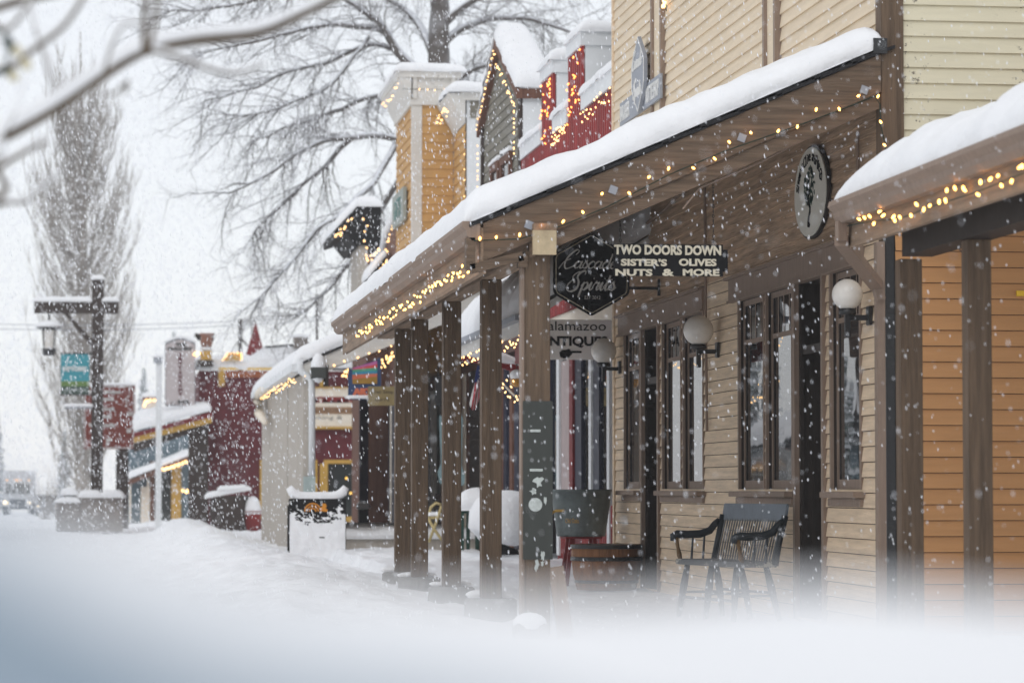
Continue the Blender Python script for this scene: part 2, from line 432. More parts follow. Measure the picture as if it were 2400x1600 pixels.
# ================================================================== near shop: cream upper storey, beige shop front, shed porch
XW = 5.45                                    # facade plane (faces -X, the street)
YC = Yat(2080, XW)                           # its near corner
YF = Yat(1441, XW)                           # its far end
shopn = thing('shop_building', 'two storey cream clapboard shop with beige shop front behind snowy shed porch', 'building', (XW, YC, 0))
ZR = onX(2075, 112, XW).z                    # porch roof meets the wall
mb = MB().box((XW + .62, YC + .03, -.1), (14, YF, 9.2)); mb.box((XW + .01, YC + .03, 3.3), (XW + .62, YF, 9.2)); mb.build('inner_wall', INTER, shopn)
# upper storey siding
mb = siding(MB(), 'X', XW, YC + .08, YF - .02, ZR - .15, 9.2); mb.build('upper_siding', CREAM, shopn)
mb = siding(MB(), 'Y', YC, XW + .12, 13.9, 3.28, 9.2); mb.build('end_siding', CREAM_E, shopn)
# openings of the shop front
zs = 1.04
def wz(px, py): return onX(px, py, XW).z
zt = wz(1765, 697)
A = dict(w1=(1738, 1795), w2=(1803, 1862), d=(1874, 1936), w3=(1955, 2022))
B = dict(w1=(1468, 1503), d=(1512, 1548), w2=(1558, 1600), w3=(1607, 1652))
holes = []
for G in (A, B):
    for k, (a, b) in G.items():
        y0, y1 = Yat(b, XW), Yat(a, XW); holes.append((y0, y1, (0.02 if k == 'd' else zs), zt))
hz0, hz1 = zt + .02, zt + .20
hdr = [(Yat(2032, XW), Yat(1720, XW)), (Yat(1657, XW), Yat(1458, XW))]
ZS = 2.95
mb = siding(MB(), 'X', XW, YC + .09, YF - .08, -.02, ZS, holes, gap=.007); mb.build('lower_siding', BEIGE, shopn)
siding(MB(), 'X', XW + .004, YC + .09, YF - .08, -.02, ZS, holes, 9, 0).build('lap_shadow_sheet', DKBRN, shopn)  # dark sheet seen through the board gaps stands for shadow under each lap
mb = siding(MB(), 'X', XW, YC + .09, YF - .02, ZS, ZR - .12); mb.build('gable_siding', BROWNS, shopn)
for h in holes:
    mb = MB(); e_ = .045 if h[2] > .5 else .07
    q_ = .024 if h[2] > .5 else .04; bot = h[2] if h[2] > .5 else 0
    P_ = [(h[0] - e_, bot), (h[0] - e_, h[3] + .018), (h[1] + e_, h[3] + .018), (h[1] + e_, bot), (h[1], bot), (h[1], h[3]), (h[0], h[3]), (h[0], bot)]
    for sg in (((h[0] - e_, bot), (h[0], bot), (h[0], h[3]), (h[0] - e_, h[3] + .018)), ((h[0] - e_, h[3] + .018), (h[0], h[3]), (h[1], h[3]), (h[1] + e_, h[3] + .018)), ((h[1], bot), (h[1] + e_, bot), (h[1] + e_, h[3] + .018), (h[1], h[3]))):
        mb.prism([(XW - q_, y_, z_) for y_, z_ in sg], (q_ + .03, 0, 0))
    mb.build('window_casing' if h[2] > .5 else 'door_casing', TAUPE, shopn, bevel=.001)
for a, b in hdr:
    mb = MB().box((XW - .045, a, hz0), (XW + .02, b, hz1)); mb.box((XW - .085, a - .03, hz1), (XW + .02, b + .03, hz1 + .025)); mb.box((XW - .062, a, hz0 - .022), (XW + .02, b, hz0 - .002))
    mb.build('header_board', TAUPE, shopn)
# window sills and boards beneath
for a, b in ((Yat(1866, XW), Yat(1733, XW)), (Yat(2030, XW), Yat(1950, XW)), (Yat(1507, XW), Yat(1464, XW)), (Yat(1657, XW), Yat(1554, XW))):
    mb = MB().box((XW - .10, a, zs - .065), (XW + .03, b, zs - .018)); mb.box((XW - .04, a + .02, zs - .13), (XW + .01, b - .02, zs - .068)); mb.build('sill', TAUPE, shopn, bevel=.004)
def window(root, y0, y1, z0, z1, X, split=.36, muntins=3, fm=TAUPE, gm=GLASS, dep=.036, name='window', reveal=DKBRN):
    w = MB()
    for a, b in ((y0, y0 + .042), (y1 - .042, y1)): w.box((X + dep - .014, a, z0), (X + dep, b, z1))
    w.box((X + dep - .013, y0 + .056, z0), (X + dep, y1 - .056, z0 + .075)); w.box((X + dep - .013, y0 + .056, z1 - .05), (X + dep, y1 - .056, z1))
    zm = z1 - split
    if split: w.box((X + dep - .012, y0 + .056, zm - .03), (X + dep, y1 - .056, zm + .01))
    wo = w.build(name, fm, root)
    r = MB(); r.box((X, y0 - .02, z0 - .02), (X + dep + .1, y0 + .002, z1 + .02)); r.box((X, y1 - .002, z0 - .02), (X + dep + .1, y1 + .02, z1 + .02))
    r.box((X, y0, z0 - .02), (X + dep + .1, y1, z0 + .003)); r.box((X, y0, z1 - .003), (X + dep + .1, y1, z1 + .02)); r.box((X + dep + .1, y0, z0), (X + dep + .14, y1, z1)); r.build('reveal', reveal, wo)
    MB().box((X + dep - .006, y0 + .05, z0 + .06), (X + dep + .004, y1 - .05, z1 - .04)).build('pane', gm, wo)
    if split and muntins:
        q = MB()
        for i in range(1, muntins + 1): yy = y0 + .056 + (y1 - y0 - .112) * i / (muntins + 1); q.box((X + dep - .012, yy - .013, zm + .01), (X + dep - .01, yy + .011, z1 - .05))
        q.build('muntin', fm, wo)
    return wo
for G in (A, B):
    for k, (a, b) in G.items():
        y0, y1 = Yat(b, XW), Yat(a, XW)
        if k != 'd': window(shopn, y0, y1, zs, zt, XW)
        else:
            d = MB().box((XW + .50, y0 + .05, .03), (XW + .55, y1 - .05, 2.05)).build('door', DGREEN if G is A else DKBRN, shopn)
            MB().box((XW + .492, y0 + .18, .95), (XW + .496, y1 - .18, 1.85)).build('pane', GLASS, d)
            MB().ball((XW + .45, y0 + .16, 1.0), .035, 10, 6).tube([(XW + .45, y0 + .16, 1.0), (XW + .5, y0 + .16, 1.0)], .012).build('handle', mat('brass', (.6, .35, .1), .3, metal=.8), d)
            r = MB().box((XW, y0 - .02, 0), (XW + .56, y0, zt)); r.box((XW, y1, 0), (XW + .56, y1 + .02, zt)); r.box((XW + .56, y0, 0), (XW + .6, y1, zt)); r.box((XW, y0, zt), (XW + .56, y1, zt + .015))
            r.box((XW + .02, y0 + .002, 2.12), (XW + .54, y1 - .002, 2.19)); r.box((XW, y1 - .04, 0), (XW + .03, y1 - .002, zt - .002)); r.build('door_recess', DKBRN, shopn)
            if G is A: MB().box((XW + .05, y0 + .003, .1), (XW + .09, y0 + .055, 2.1)).build('door_edge', DGREEN, shopn)
# corner boards, vertical strips, wall ends
mb = MB(); mb.box((XW - .035, YC - .035, 3.25), (XW + .13, YC + .13, 9.2)); mb.box((XW - .033, YC + .0, 0), (XW + .03, YC + .085, 3.25)); mb.build('corner_board', BRN_V, shopn, bevel=.004)
MB().box((XW - .03, YF - .12, -.05), (XW + .05, YF - .02, ZR)).box((XW - .03, YF - .07, ZR), (XW + .05, YF, 9.2)).build('end_board', BEIGE, shopn)
for px in (1552, 1822):
    y = Yat(px, XW); w = .21 if px > 1700 else .26
    m2 = MB().box((XW - .032, y - w, ZR - .1), (XW + .02, y + w, 9.2)).build('batten_board', CREAM, shopn)
    q = MB()
    for s in (-1, 1): q.box((XW - .06, y + s * w - .035, ZR - .1), (XW + .02, y + s * w + .035, 9.2))
    q.build('edge_strip', TAUPE, m2)
# porch roof: slope between the wall and the gutter
XE = 2.52; ZE = onX(1120, 512, 2.52).z - .02; slope = (ZR - ZE) / (XW - XE)
YE = YF + 1.1                                 # porch roof runs a little past the wall's far end
def rz(x): return ZE + (x - XE) * slope
mb = MB().prism([(XE - .05, YC, rz(XE - .05) - .03), (XW, YC, ZR - .03), (XW, YC, ZR - .11), (XE - .05, YC, rz(XE - .05) - .11)], (0, YE - YC, 0)); mb.build('porch_roof', BRN_Y, shopn)
mb = MB(); n = 11; L = (XW - XE + .1) / n
for i in range(n):
    x0 = XE - .08 + i * L; x1 = x0 + L * 1.15
    mb.prism([(x0, YC - .06, rz(x0) + .012), (x1, YC - .06, rz(x1) - .012), (x1, YC - .06, rz(x1) - .035), (x0, YC - .06, rz(x0) - .022)], (0, YE - YC + .08, 0))
mb.build('shingles', SHING, shopn)
mb = MB().box((XW - .10, YC - .07, ZR - .05), (XW + .0, YC - .037, ZR + .06)); mb.build('flashing', BLACKM, shopn)
sn = snow_slab((XE - .12, YC - .03, rz(XE - .12) + .01), (XW - .02, YC - .03, ZR + .01), (XW - .02, YE, ZR + .01), (XE - .12, YE, rz(XE - .12) + .01), .225, .17, .06, 3, edge=(1, 1, 1, 1), amp=.045, over=.03)
sn.build('roof_snow', SNOW, shopn, True)
# rake boards facing the viewer
def rk(x, dz, y): return (x, y, rz(x) + dz)
f = .27
MB().prism([rk(XE + .02, -.035, YC - .04), rk(XW - .04, -.035, YC - .04), rk(XW - .04, -.035 - f, YC - .04), rk(XE + .02, -.035 - f, YC - .04)], (0, .038, 0)).build('rake_board', BRN_X, shopn)
MB().prism([rk(XE + .35, -.04 - f, YC - .015), rk(XW - .04, -.04 - f, YC - .015), rk(XW - .04, -.15 - f, YC - .015), rk(XE + .35, -.15 - f, YC - .015)], (0, .05, 0)).build('rake_board', BRN_X, shopn)
# eave: fascia, gutter, header beam on the posts
XP = 2.97; zpt = onX(1149, 657, XP).z
MB().box((XE + .0, YC - .038, rz(XE) - .38), (XE + .04, YE, rz(XE) - .06)).build('eave_fascia', BRN_Y, shopn)
gp = [(0, .015), (-.125, .015), (-.13, -.02), (-.10, -.05), (-.095, -.085), (-.06, -.12), (0, -.12)]
mb = MB().prism([(XE - .003 + a, YC - .05, rz(XE) - .03 + b) for a, b in gp], (0, YE - YC + .08, 0)); mb.build('gutter', TAUPE, shopn)
beam = MB().box((XP - .085, YC - .09, zpt), (XP + .085, YE - .3, zpt + .19)).build('header_beam', BRN_Y, shopn, bevel=.006)
MB().box((XP - .09, YC - .125, zpt - .035), (XP + .076, YC - .091, zpt + .135)).build('beam_end', ENDG, shopn)
mb = MB()
for k in range(14):
    y = YC + .5 + k * .95
    if y < YE - .3: mb.prism([(XE + .05, y, rz(XE + .05) - .115), (XW - .05, y, ZR - .14), (XW - .05, y, ZR - .28), (XE + .05, y, rz(XE + .05) - .26)], (0, .045, 0))
mb.build('rafter', BRN_Y, shopn)
tag(shopn.children[-1], 'row of brown rafters under the porch roof')
# posts and their concrete bases
pxs = [(943, 1341), (983, 1353), (1058, 1376), (1150, 1403)]
for i, (px, py) in enumerate(pxs):
    y = Yat(px, XP); ztop = zpt - .001; zb = .17
    MB().box((XP - .08, y - .08, zb), (XP + .08, y + .08, ztop)).build('post', BRN_V, shopn, bevel=.006)
    MB().lathe((XP, y, 0), [(.20, -.15), (.215, .0), (.21, .155), (.19, .17)], 18).build('post_base', CONC, shopn, bevel=.0)
    snow_slab((XP - .17, y + .08, .171), (XP + .17, y + .08, .171), (XP + .17, y + .19, .171), (XP - .17, y + .19, .171), .05, .05, .04, i).build('snow_cap', SNOW, shopn, True)
yc = YC + .09; XC = XP - .04
MB().box((XC - .09, yc - .09, .02), (XC + .09, yc + .09, zpt - .001)).build('post', BRN_V, shopn, bevel=.006)
MB().box((XC - .112, yc - .07, .02), (XC - .091, yc + .06, zpt - .02)).build('post_pilaster', TAUPE, shopn)
tag(MB().box((XC - .105, yc - .103, .55), (XC + .105, yc - .091, 1.66)).build('post_sheath', peel_mat('scuffed_dark_green_sheath', (.05, .055, .05), (.42, .45, .44), (6, 6, 1), .72, 12), shopn), 'scuffed dark sheath with stickers')
sh = [c for c in shopn.children if c.name.startswith('post_sheath')][0]
def flat_disc(c, r, m, name, par, n=20, sq=1):
    return MB().prism([(c[0] + r * math.cos(2 * math.pi * i / n), c[1], c[2] + r * sq * math.sin(2 * math.pi * i / n)) for i in range(n)], (0, .0035, 0)).build(name, m, par)
STK = mat('worn_sticker', (.50, .54, .52), .6, .25, 25)
p = onY(1255, 1182, yc - .107); flat_disc(p, .048, STK, 'sticker', sh)
def splash(px, py, w, h, seed):
    r2 = random.Random(seed); c = onY(px, py, yc - .106); pts = []
    for i in range(14):
        a = 2 * math.pi * i / 14; k = r2.uniform(.35, 1); pts.append((c.x + w * k * math.cos(a), c.y, c.z + h * k * math.sin(a)))
    MB().prism(pts, (0, .003, 0)).build('paint_scrape', STK, sh)
splash(1262, 1128, .05, .05, 1); splash(1250, 1150, .035, .03, 3); splash(1279, 1172, .015, .05, 4); splash(1258, 1325, .02, .05, 5); splash(1272, 1300, .018, .05, 6); splash(1271, 1320, .013, .03, 8)
for (px, py, w) in ((1255, 1009, 24), (1257, 1101, 30)): boxp(px - w / 2, py - 3, px + w / 2, py + 3, yc - .106, .003).build('sticker', STK, sh)
# downspout from the gutter to the corner post
a = Vector((XE - .07, YC + .0, rz(XE) - .15)); 
def rect_tube(mb, pts, w=.05, h=.035):
    for p, q in zip(pts, pts[1:]):
        p, q = Vector(p), Vector(q); d = (q - p).normalized(); s = Vector((0, 1, 0)) if abs(d.y) < .8 else Vector((1, 0, 0)); s = (s - d * s.dot(d)).normalized(); u = d.cross(s)
        mb.prism([p + s * w + u * h, p - s * w + u * h, p - s * w - u * h, p + s * w - u * h], q - p)
    return mb
rect_tube(MB(), [a + Vector((0, 0, .02)), a + Vector((0, 0, -.20)), (XP - .15, YC + .0, zpt - .04), (XP - .15, YC + .0, zpt - .12)], .05, .032).build('downspout', BRN_X, shopn)
# near-corner downspout on the wall
g0 = onX(2093, 610, XW - .06)
mb = rect_tube(MB(), [(XW - .07, YC - .08, .05), (XW - .07, YC - .08, 2.80)], .04, .03); mb.build('downspout', TAUPE, shopn)
MB().box((XW - .02, YC - .06, .0), (XW + .045, YC - .036, 3.2)).build('dark_strip', BLACKM, shopn)
MB().tube([onX(2010, 1010 - 700, XW - .03), onX(2010, 560, XW - .03)], .012).build('conduit', TAUPE, shopn)
MB().tube([onX(1652, 432, XW - .04), onX(1655, 830, XW - .04), onX(1657, 1010, XW - .04)], .014, 6).build('conduit', TAUPE, shopn)
# steel plates that hold the light string on the rake board
for px, py in ((1240, 527), (1437, 445), (1739, 323), (2026, 211)):
    c = onY(px, py, YC - .047); mb = MB().box((c.x - .028, c.y - .003, c.z - .028), (c.x + .028, c.y + .004, c.z + .028), Matrix.Translation(c) @ Matrix.Rotation(.35, 4, 'Y') @ Matrix.Translation(-c)); mb.build('clip_plate', GREYSIGN, shopn)

# cable drooping from the rake to the wall
cab = [(2060, 228), (1990, 275), (1930, 305), (1850, 345), (1780, 382), (1700, 415), (1640, 440), (1600, 490)]
w = thing('cable', 'pale cable clipped along the brown boards below the porch rake', 'cable', onY(2060, 228, YC + .02))
MB().tube([onY(x, y, YC + .04) for x, y in cab], .008, 5).build('wire', TAUPE, w)
w = thing('conduit_pipe', 'wavy pale flexible conduit on the brown siding above the hanging signs', 'conduit', onX(1610, 450, XW - .05))
cab = [(1608, 448), (1580, 465), (1560, 490), (1530, 512), (1512, 527), (1500, 518), (1480, 520), (1462, 532), (1440, 540)]
MB().tube([onX(x, y, XW - .05) for x, y in cab], .016, 6).build('pipe', TAUPE, w)

# ------------------------------------------------------------------ globe lamps on the wall
def globe_lamp(px, py, dpx, wall_px, wall_y0, wall_y1, label):
    yw = Yat(wall_px, XW); c = onX(wall_px, py, XW)
    D = (Vector((XW, yw, EYE)) - CP).dot(CF); r = dpx / 2 / (FPX / D)
    g = onD(px, py, D)
    root = thing('globe_lamp', label, 'wall lamp', (XW, yw, g.z), 'globe lamps on the shop front')
    MB().ball(g, r, 28, 18).build('globe', OPAL, root, True)
    zb = g.z - r
    MB().lathe((g.x, g.y, zb), [(r * .5, .01), (r * .55, -.005), (r * .55, -.03), (.03, -.035)], 16).build('collar', BLACKM, root, True)
    MB().box((g.x - .02, g.y - .02, zb - .20), (g.x + .02, g.y + .02, zb - .02)).box((g.x + .02, g.y - .014, zb - .075), (XW - .03, g.y + .014, zb - .035)).build('arm', BLACKM, root, bevel=.004)
    MB().box((XW - .045, g.y - .05, zb - .11), (XW - .018, g.y + .05, zb + .03)).build('wall_plate', BLACKM, root, bevel=.005)
globe_lamp(1986, 690, 73, 2046, 0, 0, 'large white globe lamp on a black arm right of the door, nearest the orange wall')
globe_lamp(1637, 774, 71, 1688, 0, 0, 'white globe lamp on a black arm between the two shop windows, behind the hanging sign')
globe_lamp(1415, 822, 60, 1457, 0, 0, 'smaller white globe lamp beside the antiques sign')

# ------------------------------------------------------------------ strings on the near porch
YB = YC - .075
pts = [(1125, 559), (1163, 556), (1218, 550), (1270, 530), (1320, 519), (1366, 497), (1411, 454), (1475, 453), (1521, 415), (1567, 395), (1625, 394), (1675, 372), (1709, 333), (1760, 311), (1824, 307), (1869, 297), (1913, 257), (1967, 256), (2012, 225), (2058, 226), (2064, 286), (2073, 340)]
light_string('amber bulbs spaced along the near sloping rake board of the porch', [onY(x, y - 0, YB) for x, y in pts], [onY(x, y + 4, YB + .01) for x, y in [(1110, 560), (1218, 556), (1320, 524), (1425, 480), (1567, 406), (1700, 350), (1850, 298), (1967, 255), (2050, 222), (2062, 240), (2064, 286), (2076, 345)]], .0092)
glow([o for o in bpy.data.objects if o.name.startswith('light_string')][-1], [onY(x, y - 4, YB - .03) for x, y in pts[1:20:2]], .05)
XG = XE - .03
a, b = onX(838, 775, XG), onX(1112, 600, XG)
bl = along(a + Vector((0, 0, -.05)), b + Vector((0, 0, -.07)), 84, .045)
bl = [Vector((XG - rnd.uniform(0, .03), p.y, p.z)) for p in bl]
wr = [Vector((XG - .01, a.y + (b.y - a.y) * i / 50, a.z + (b.z - a.z) * i / 50 + - .05 + rnd.uniform(-.03, .03))) for i in range(51)]
light_string('dense amber mini lights bunched under the near porch gutter', bl, wr, .0078)
glow([o for o in bpy.data.objects if o.name.startswith('light_string')][-1], [bl[i] + Vector((-.05, 0, .03)) for i in range(2, 84, 9)], .12)

# ================================================================== porch of the orange neighbour
por = thing('shop_building', 'orange clapboard shop with a snowy porch and brown posts at the right edge', 'building', (5.1, 18, 0))
XE2 = 4.70; Y2f = Yat(1950, XE2 - .13); Y2n = 11.5
z2 = onX(1950, 488, XE2).z
sl2 = .40
mb = siding(MB(), 'Y', YC - .06, XW + .05, 12, -.02, 3.27, phase=.03, gap=.005); mb.build('orange_siding', ORANGE, por); MB().box((XW + .06, YC - .057, -.05), (12, YC + .0, 3.27)).build('lap_shadow_sheet', DKBRN, por)  # dark sheet behind the gaps draws the shadow lines of the laps
MB().prism([(XE2, Y2f, z2 - .03), (9.2, Y2f, z2 - .03 + 4.5 * sl2), (9.2, Y2f, z2 - .12 + 4.5 * sl2), (XE2, Y2f, z2 - .12)], (0, Y2n - Y2f, 0)).build('porch_roof', BRN_Y, por)
MB().prism([(5.62, YC - .09, z2 - .035 + .92 * sl2), (9.2, YC - .09, z2 - .035 + 4.5 * sl2), (9.2, YC - .09, z2 - .11 + 4.5 * sl2), (5.62, YC - .09, z2 - .11 + .92 * sl2)], (0, Y2f - YC + .09, 0)).build('porch_roof', BRN_Y, por)
snow_slab((XE2 - .10, Y2n, z2 + .0), (9.2, Y2n, z2 + 4.5 * sl2), (9.2, Y2f, z2 + 4.5 * sl2), (XE2 - .10, Y2f, z2 + .0),   .20, .30, .07, 8, edge=(1, 0, 0, 1), amp=.07, over=.02).build('roof_snow', SNOW, por, True)
MB().prism([(XE2 - .003 + a, Y2f + .03, z2 - .02 + b) for a, b in [(0, .015), (-.13, .015), (-.14, -.02), (-.105, -.06), (-.10, -.09), (-.07, -.125), (0, -.125)]], (0, Y2n - Y2f, 0)).build('gutter', TAUPE, por)
MB().box((XE2, Y2n, z2 - .30), (XE2 + .04, Y2f + .02, z2 - .06)).build('eave_fascia', BRN_Y, por)
MB().prism([(XE2 + .002, Y2f + .021, z2 - .30), (XE2 + .002, Y2f + .021, z2 - .03), (5.9, Y2f + .021, z2 - .03 + 1.2 * sl2), (5.9, Y2f + .021, z2 - .2 + 1.2 * sl2)], (0, .03, 0)).build('rake_board', BRN_X, por)
XP2 = 5.13
MB().box((XP2 - .10, Y2n, z2 - .36), (XP2 + .10, Y2f - .05, z2 - .17)).build('header_beam', DKBRN, por)
MB().box((XE2 + .041, Y2n, z2 - .2), (XP2 - .1, Y2f - .02, z2 - .17)).build('soffit', BRN_Y, por)
for px in (2139, 2299):
    y = Yat(px, XP2 + .02); MB().box((XP2 - .07, y - .07, 0.02), (XP2 + .075, y + .075, z2 - .362)).build('post', BRN_V, por, bevel=.005)
rect_tube(MB(), [(XE2 - .06, Y2f + .0, z2 - .13), (XE2 - .06, Y2f + .0, z2 - .26), (XW - .10, YC - .12, z2 - .42), (XW - .075, YC - .12, z2 - .52)], .045, .03).build('downspout', TAUPE, por)
for px, ln in ((2208, .10), (2246, .17)):
    p = onD(px, 520, 19.0); MB().tube([p + Vector((0, 0, .1)), p, p + Vector((0, 0, -ln)), p + Vector((.02, 0, -ln - .02)), p + Vector((.04, 0, -ln + .01))], .006, 5).build('hook', BLACKM, por)
boxp(2383, 681, 2420, 694, YC - .10, .02).build('yellow_bracket', mat('yellow_steel', (.8, .5, .03), .4), por)
pts = [(1975, 535), (2013, 513), (2026, 510), (2038, 507), (2048, 524), (2062, 495), (2070, 505), (2094, 508), (2097, 517), (2109, 509), (2135, 505), (2148, 479), (2165, 491), (2179, 482), (2201, 473), (2216, 470), (2219, 446), (2238, 441), (2258, 441), (2261, 446), (2292, 456), (2298, 427), (2321, 420), (2339, 412), (2347, 435), (2371, 425), (2390, 392), (2396, 390)]
light_string('larger amber bulbs under the gutter of the orange shop porch', [onX(x, y, XE2 - .04) for x, y in pts], [onX(x, y, XE2 - .03) for x, y in [(1960, 535), (2030, 520), (2110, 512), (2200, 478), (2290, 450), (2350, 425), (2440, 390)]], .0098)
glow([o for o in bpy.data.objects if o.name.startswith('light_string')][-1], [onX(x, y - 5, XE2 - .08) for x, y in pts[1:26:4]], .12)
# ================================================================== signs under the near porch
def chain(mb, a, b, n=None):
    a, b = Vector(a), Vector(b); L = (b - a).length; n = n or int(L / .035)
    for i in range(n):
        p = a.lerp(b, i / n); q = a.lerp(b, (i + .85) / n); w = .006
        s = Vector((w, 0, 0)) if i % 2 else Vector((0, w, 0))
        mb.tube([p, p.lerp(q, .3) + s, p.lerp(q, .7) + s, q], .0028, 4); mb.tube([p, p.lerp(q, .3) - s, p.lerp(q, .7) - s, q], .0028, 4)
    return mb
YS = YC + .16
t = thing('hanging_sign', 'long black notched board lettered in cream, hanging on two chains from the porch rake', 'sign', onY(1570, 610, YS))
p0, p1 = onY(1438, 571, YS), onY(1706, 648, YS); x0, x1, z1, z0 = p0.x, p1.x, p0.z, p1.z; k = .035
out_ = [(x0, z0), (x1 - k, z0), (x1 - k, z0 + k), (x1, z0 + k), (x1, z1 - k), (x1 - k, z1 - k), (x1 - k, z1), (x0, z1)]
MB().prism([(x, YS, z) for x, z in out_], (0, .022, 0)).build('board', BLACK, t)
def stext(s, ax, ay, bx_, by, m=LETTER, bold=.004, Y=YS, par=t):
    a, b = onY(ax, ay, Y), onY(bx_, by, Y)
    return text(s, .1, m, par, ((a.x + b.x) / 2, Y - .003, (a.z + b.z) / 2), width=abs(b.x - a.x), height=abs(a.z - b.z), bold=bold, depth=.003)
stext('TWO DOORS DOWN', 1439, 573, 1690, 599); stext("SISTER'S", 1455, 606, 1563, 624); stext('OLIVES', 1591, 606, 1679, 624); stext('NUTS', 1442, 630, 1529, 647); stext('&', 1552, 630, 1580, 647); stext('MORE', 1600, 630, 1686, 647)
for px, py in ((1453, 475), (1671, 375)): chain(MB(), onY(px, py, YS + .01), onY(px + 1, 571, YS + .01)).build('chain', BLACKM, t)

# black lozenge sign lettered in script
def crom(P, n=6):
    P = [Vector((*p, 0)) for p in P]; out = []
    for i in range(len(P) - 1):
        a, b, c, d = P[max(i - 1, 0)], P[i], P[i + 1], P[min(i + 2, len(P) - 1)]
        for k in range(n):
            t_ = k / n; out.append(.5 * ((2 * b) + (c - a) * t_ + (2 * a - 5 * b + 4 * c - d) * t_ * t_ + (3 * b - a - 3 * c + d) * t_ ** 3))
    out.append(P[-1]); return out
GL = {
 'a': (1.15, [[(.9, .75), (.5, 1), (.1, .6), (.2, .08), (.6, .1), (.9, .7), (.95, 1), (.88, .2), (1.1, 0), (1.35, .35)]]),
 'c': (.9, [[(.85, .8), (.55, 1), (.15, .65), (.15, .2), (.5, 0), (1.1, .35)]]),
 's': (.85, [[(0, .35), (.45, 1.1), (.5, .85), (.78, .35), (.5, 0), (.1, .12)], [(.5, 0), (1.0, .35)]]),
 'e': (.85, [[(.1, .45), (.6, .6), (.7, .9), (.4, 1), (.12, .6), (.2, .1), (.55, 0), (.95, .35)]]),
 'd': (1.15, [[(.85, .8), (.5, 1), (.1, .6), (.2, .08), (.6, .1), (.9, .7), (1.0, 2.1), (.92, .3), (1.1, 0), (1.35, .35)]]),
 'p': (1.05, [[(.1, .5), (.38, 1), (.3, .4), (.22, -1)], [(.3, .7), (.7, 1), (.95, .6), (.7, .05), (.35, .1)], [(.7, .05), (1.2, .35)]]),
 'i': (.6, [[(0, .35), (.3, 1), (.28, .25), (.45, 0), (.75, .35)], [(.42, 1.45), (.47, 1.55)]]),
 'r': (.85, [[(0, .3), (.3, 1.1), (.4, .9), (.75, .95), (.62, .3), (.75, 0), (1.0, .35)]]),
 't': (.7, [[(0, .35), (.35, 1.2), (.45, 1.9), (.32, .3), (.5, 0), (.85, .35)], [(.1, 1.25), (.9, 1.4)]]),
 'C': (1.75, [[(1.45, 1.9), (1.75, 2.4), (1.35, 2.65), (.6, 1.9), (.25, .8), (.6, -.05), (1.2, .05), (1.9, .45)], [(-.35, -.1), (-.15, .45), (.1, .9), (.9, 1.35)]]),
 'S': (1.6, [[(1.75, 2.0), (1.65, 2.5), (1.1, 2.3), (.85, 1.7), (1.25, 1.0), (1.2, .15), (.5, -.2), (-.1, .2), (.0, .9), (.45, 1.3), (.7, .9)], [(.45, 1.2), (.25, 1.8), (.7, 2.3), (1.1, 2.3)]])}
def script(word, par, o, r, u, sz, m, rad=.006, shear=.35, nm='script_lettering'):
    mb = MB(); x = 0; r, u, o = Vector(r), Vector(u), Vector(o); n_ = r.cross(u)
    for ch in word:
        adv, st = GL[ch]
        for s in st:
            pts = crom(s); pts = [o + r * ((x + p.x + shear * p.y) * sz) + u * (p.y * sz) for p in pts]
            rr = [rad * (1.25 if 0 < i < len(pts) - 1 and pts[i + 1].dot(u) < pts[i].dot(u) else .7) for i in range(len(pts))]
            mb.tube(pts, rr, 5)
        x += adv
    return mb.build(nm, m, par)
DL = 30.0; YL = Yd(DL, 1386)
lc = onY(1386.5, 642.5, YL); hw = (onY(1475, 642, YL).x - onY(1298, 642, YL).x) / 2; hh = (onY(1386, 545, YL).z - onY(1386, 740, YL).z) / 2
t = thing('hanging_sign', 'black lozenge sign with white script lettering on a wall bracket', 'sign', lc)
def loz(sc=1.):
    P = []
    for cx, cy, q0, q1 in ((.0, .80, 120, 60), (.86, .36, 50, -5), (.86, -.36, 5, -50), (0, -.80, -60, -120), (-.86, -.36, -130, -185), (-.86, .36, 185, 130)):
        for i in range(6):
            a = R(q0 + (q1 - q0) * i / 5); P.append((cx + .17 * math.cos(a), cy + .19 * math.sin(a)))
    return [(lc.x + hw * .98 * x * sc, lc.z + hh * y * sc) for x, y in P]
MB().prism([(x, YL, z) for x, z in loz()], (0, .03, 0)).build('board', BLACK, t)
P = loz(.93); MB().tube([(x, YL - .003, z) for x, z in P + P[:1]], .0045, 4).build('border_line', LETTER, t)
LW = mat('pale_lettering', (.70, .70, .68), .6, .08, 20)
script('Cascade', t, (lc.x - hw * .80, YL - .006, lc.z + .06), (1, .0, .0), (0, 0, 1), hw * .182, LW, .0072)
script('Spirits', t, (lc.x - hw * .66, YL - .006, lc.z - hh * .38), (1, .0, .0), (0, 0, 1), hw * .20, LW, .0085)
text('EST 2012', .05, LW, t, (lc.x + .01, YL - .003, lc.z - hh * .56), width=.16, height=.035, bold=.0, depth=.002)
MB().box((lc.x + hw * .9, YL + .01, lc.z - .15), (XW - .03, YL + .03, lc.z - .12)).box((XW - .04, YL + .0, lc.z - .21), (XW - .018, YL + .04, lc.z - .04)).build('bracket', BLACKM, t)
MB().tube([(lc.x, YL + .015, lc.z + hh * .97), (lc.x, YL + .015, lc.z + hh + .25)], .006, 5).build('chain', BLACKM, t)

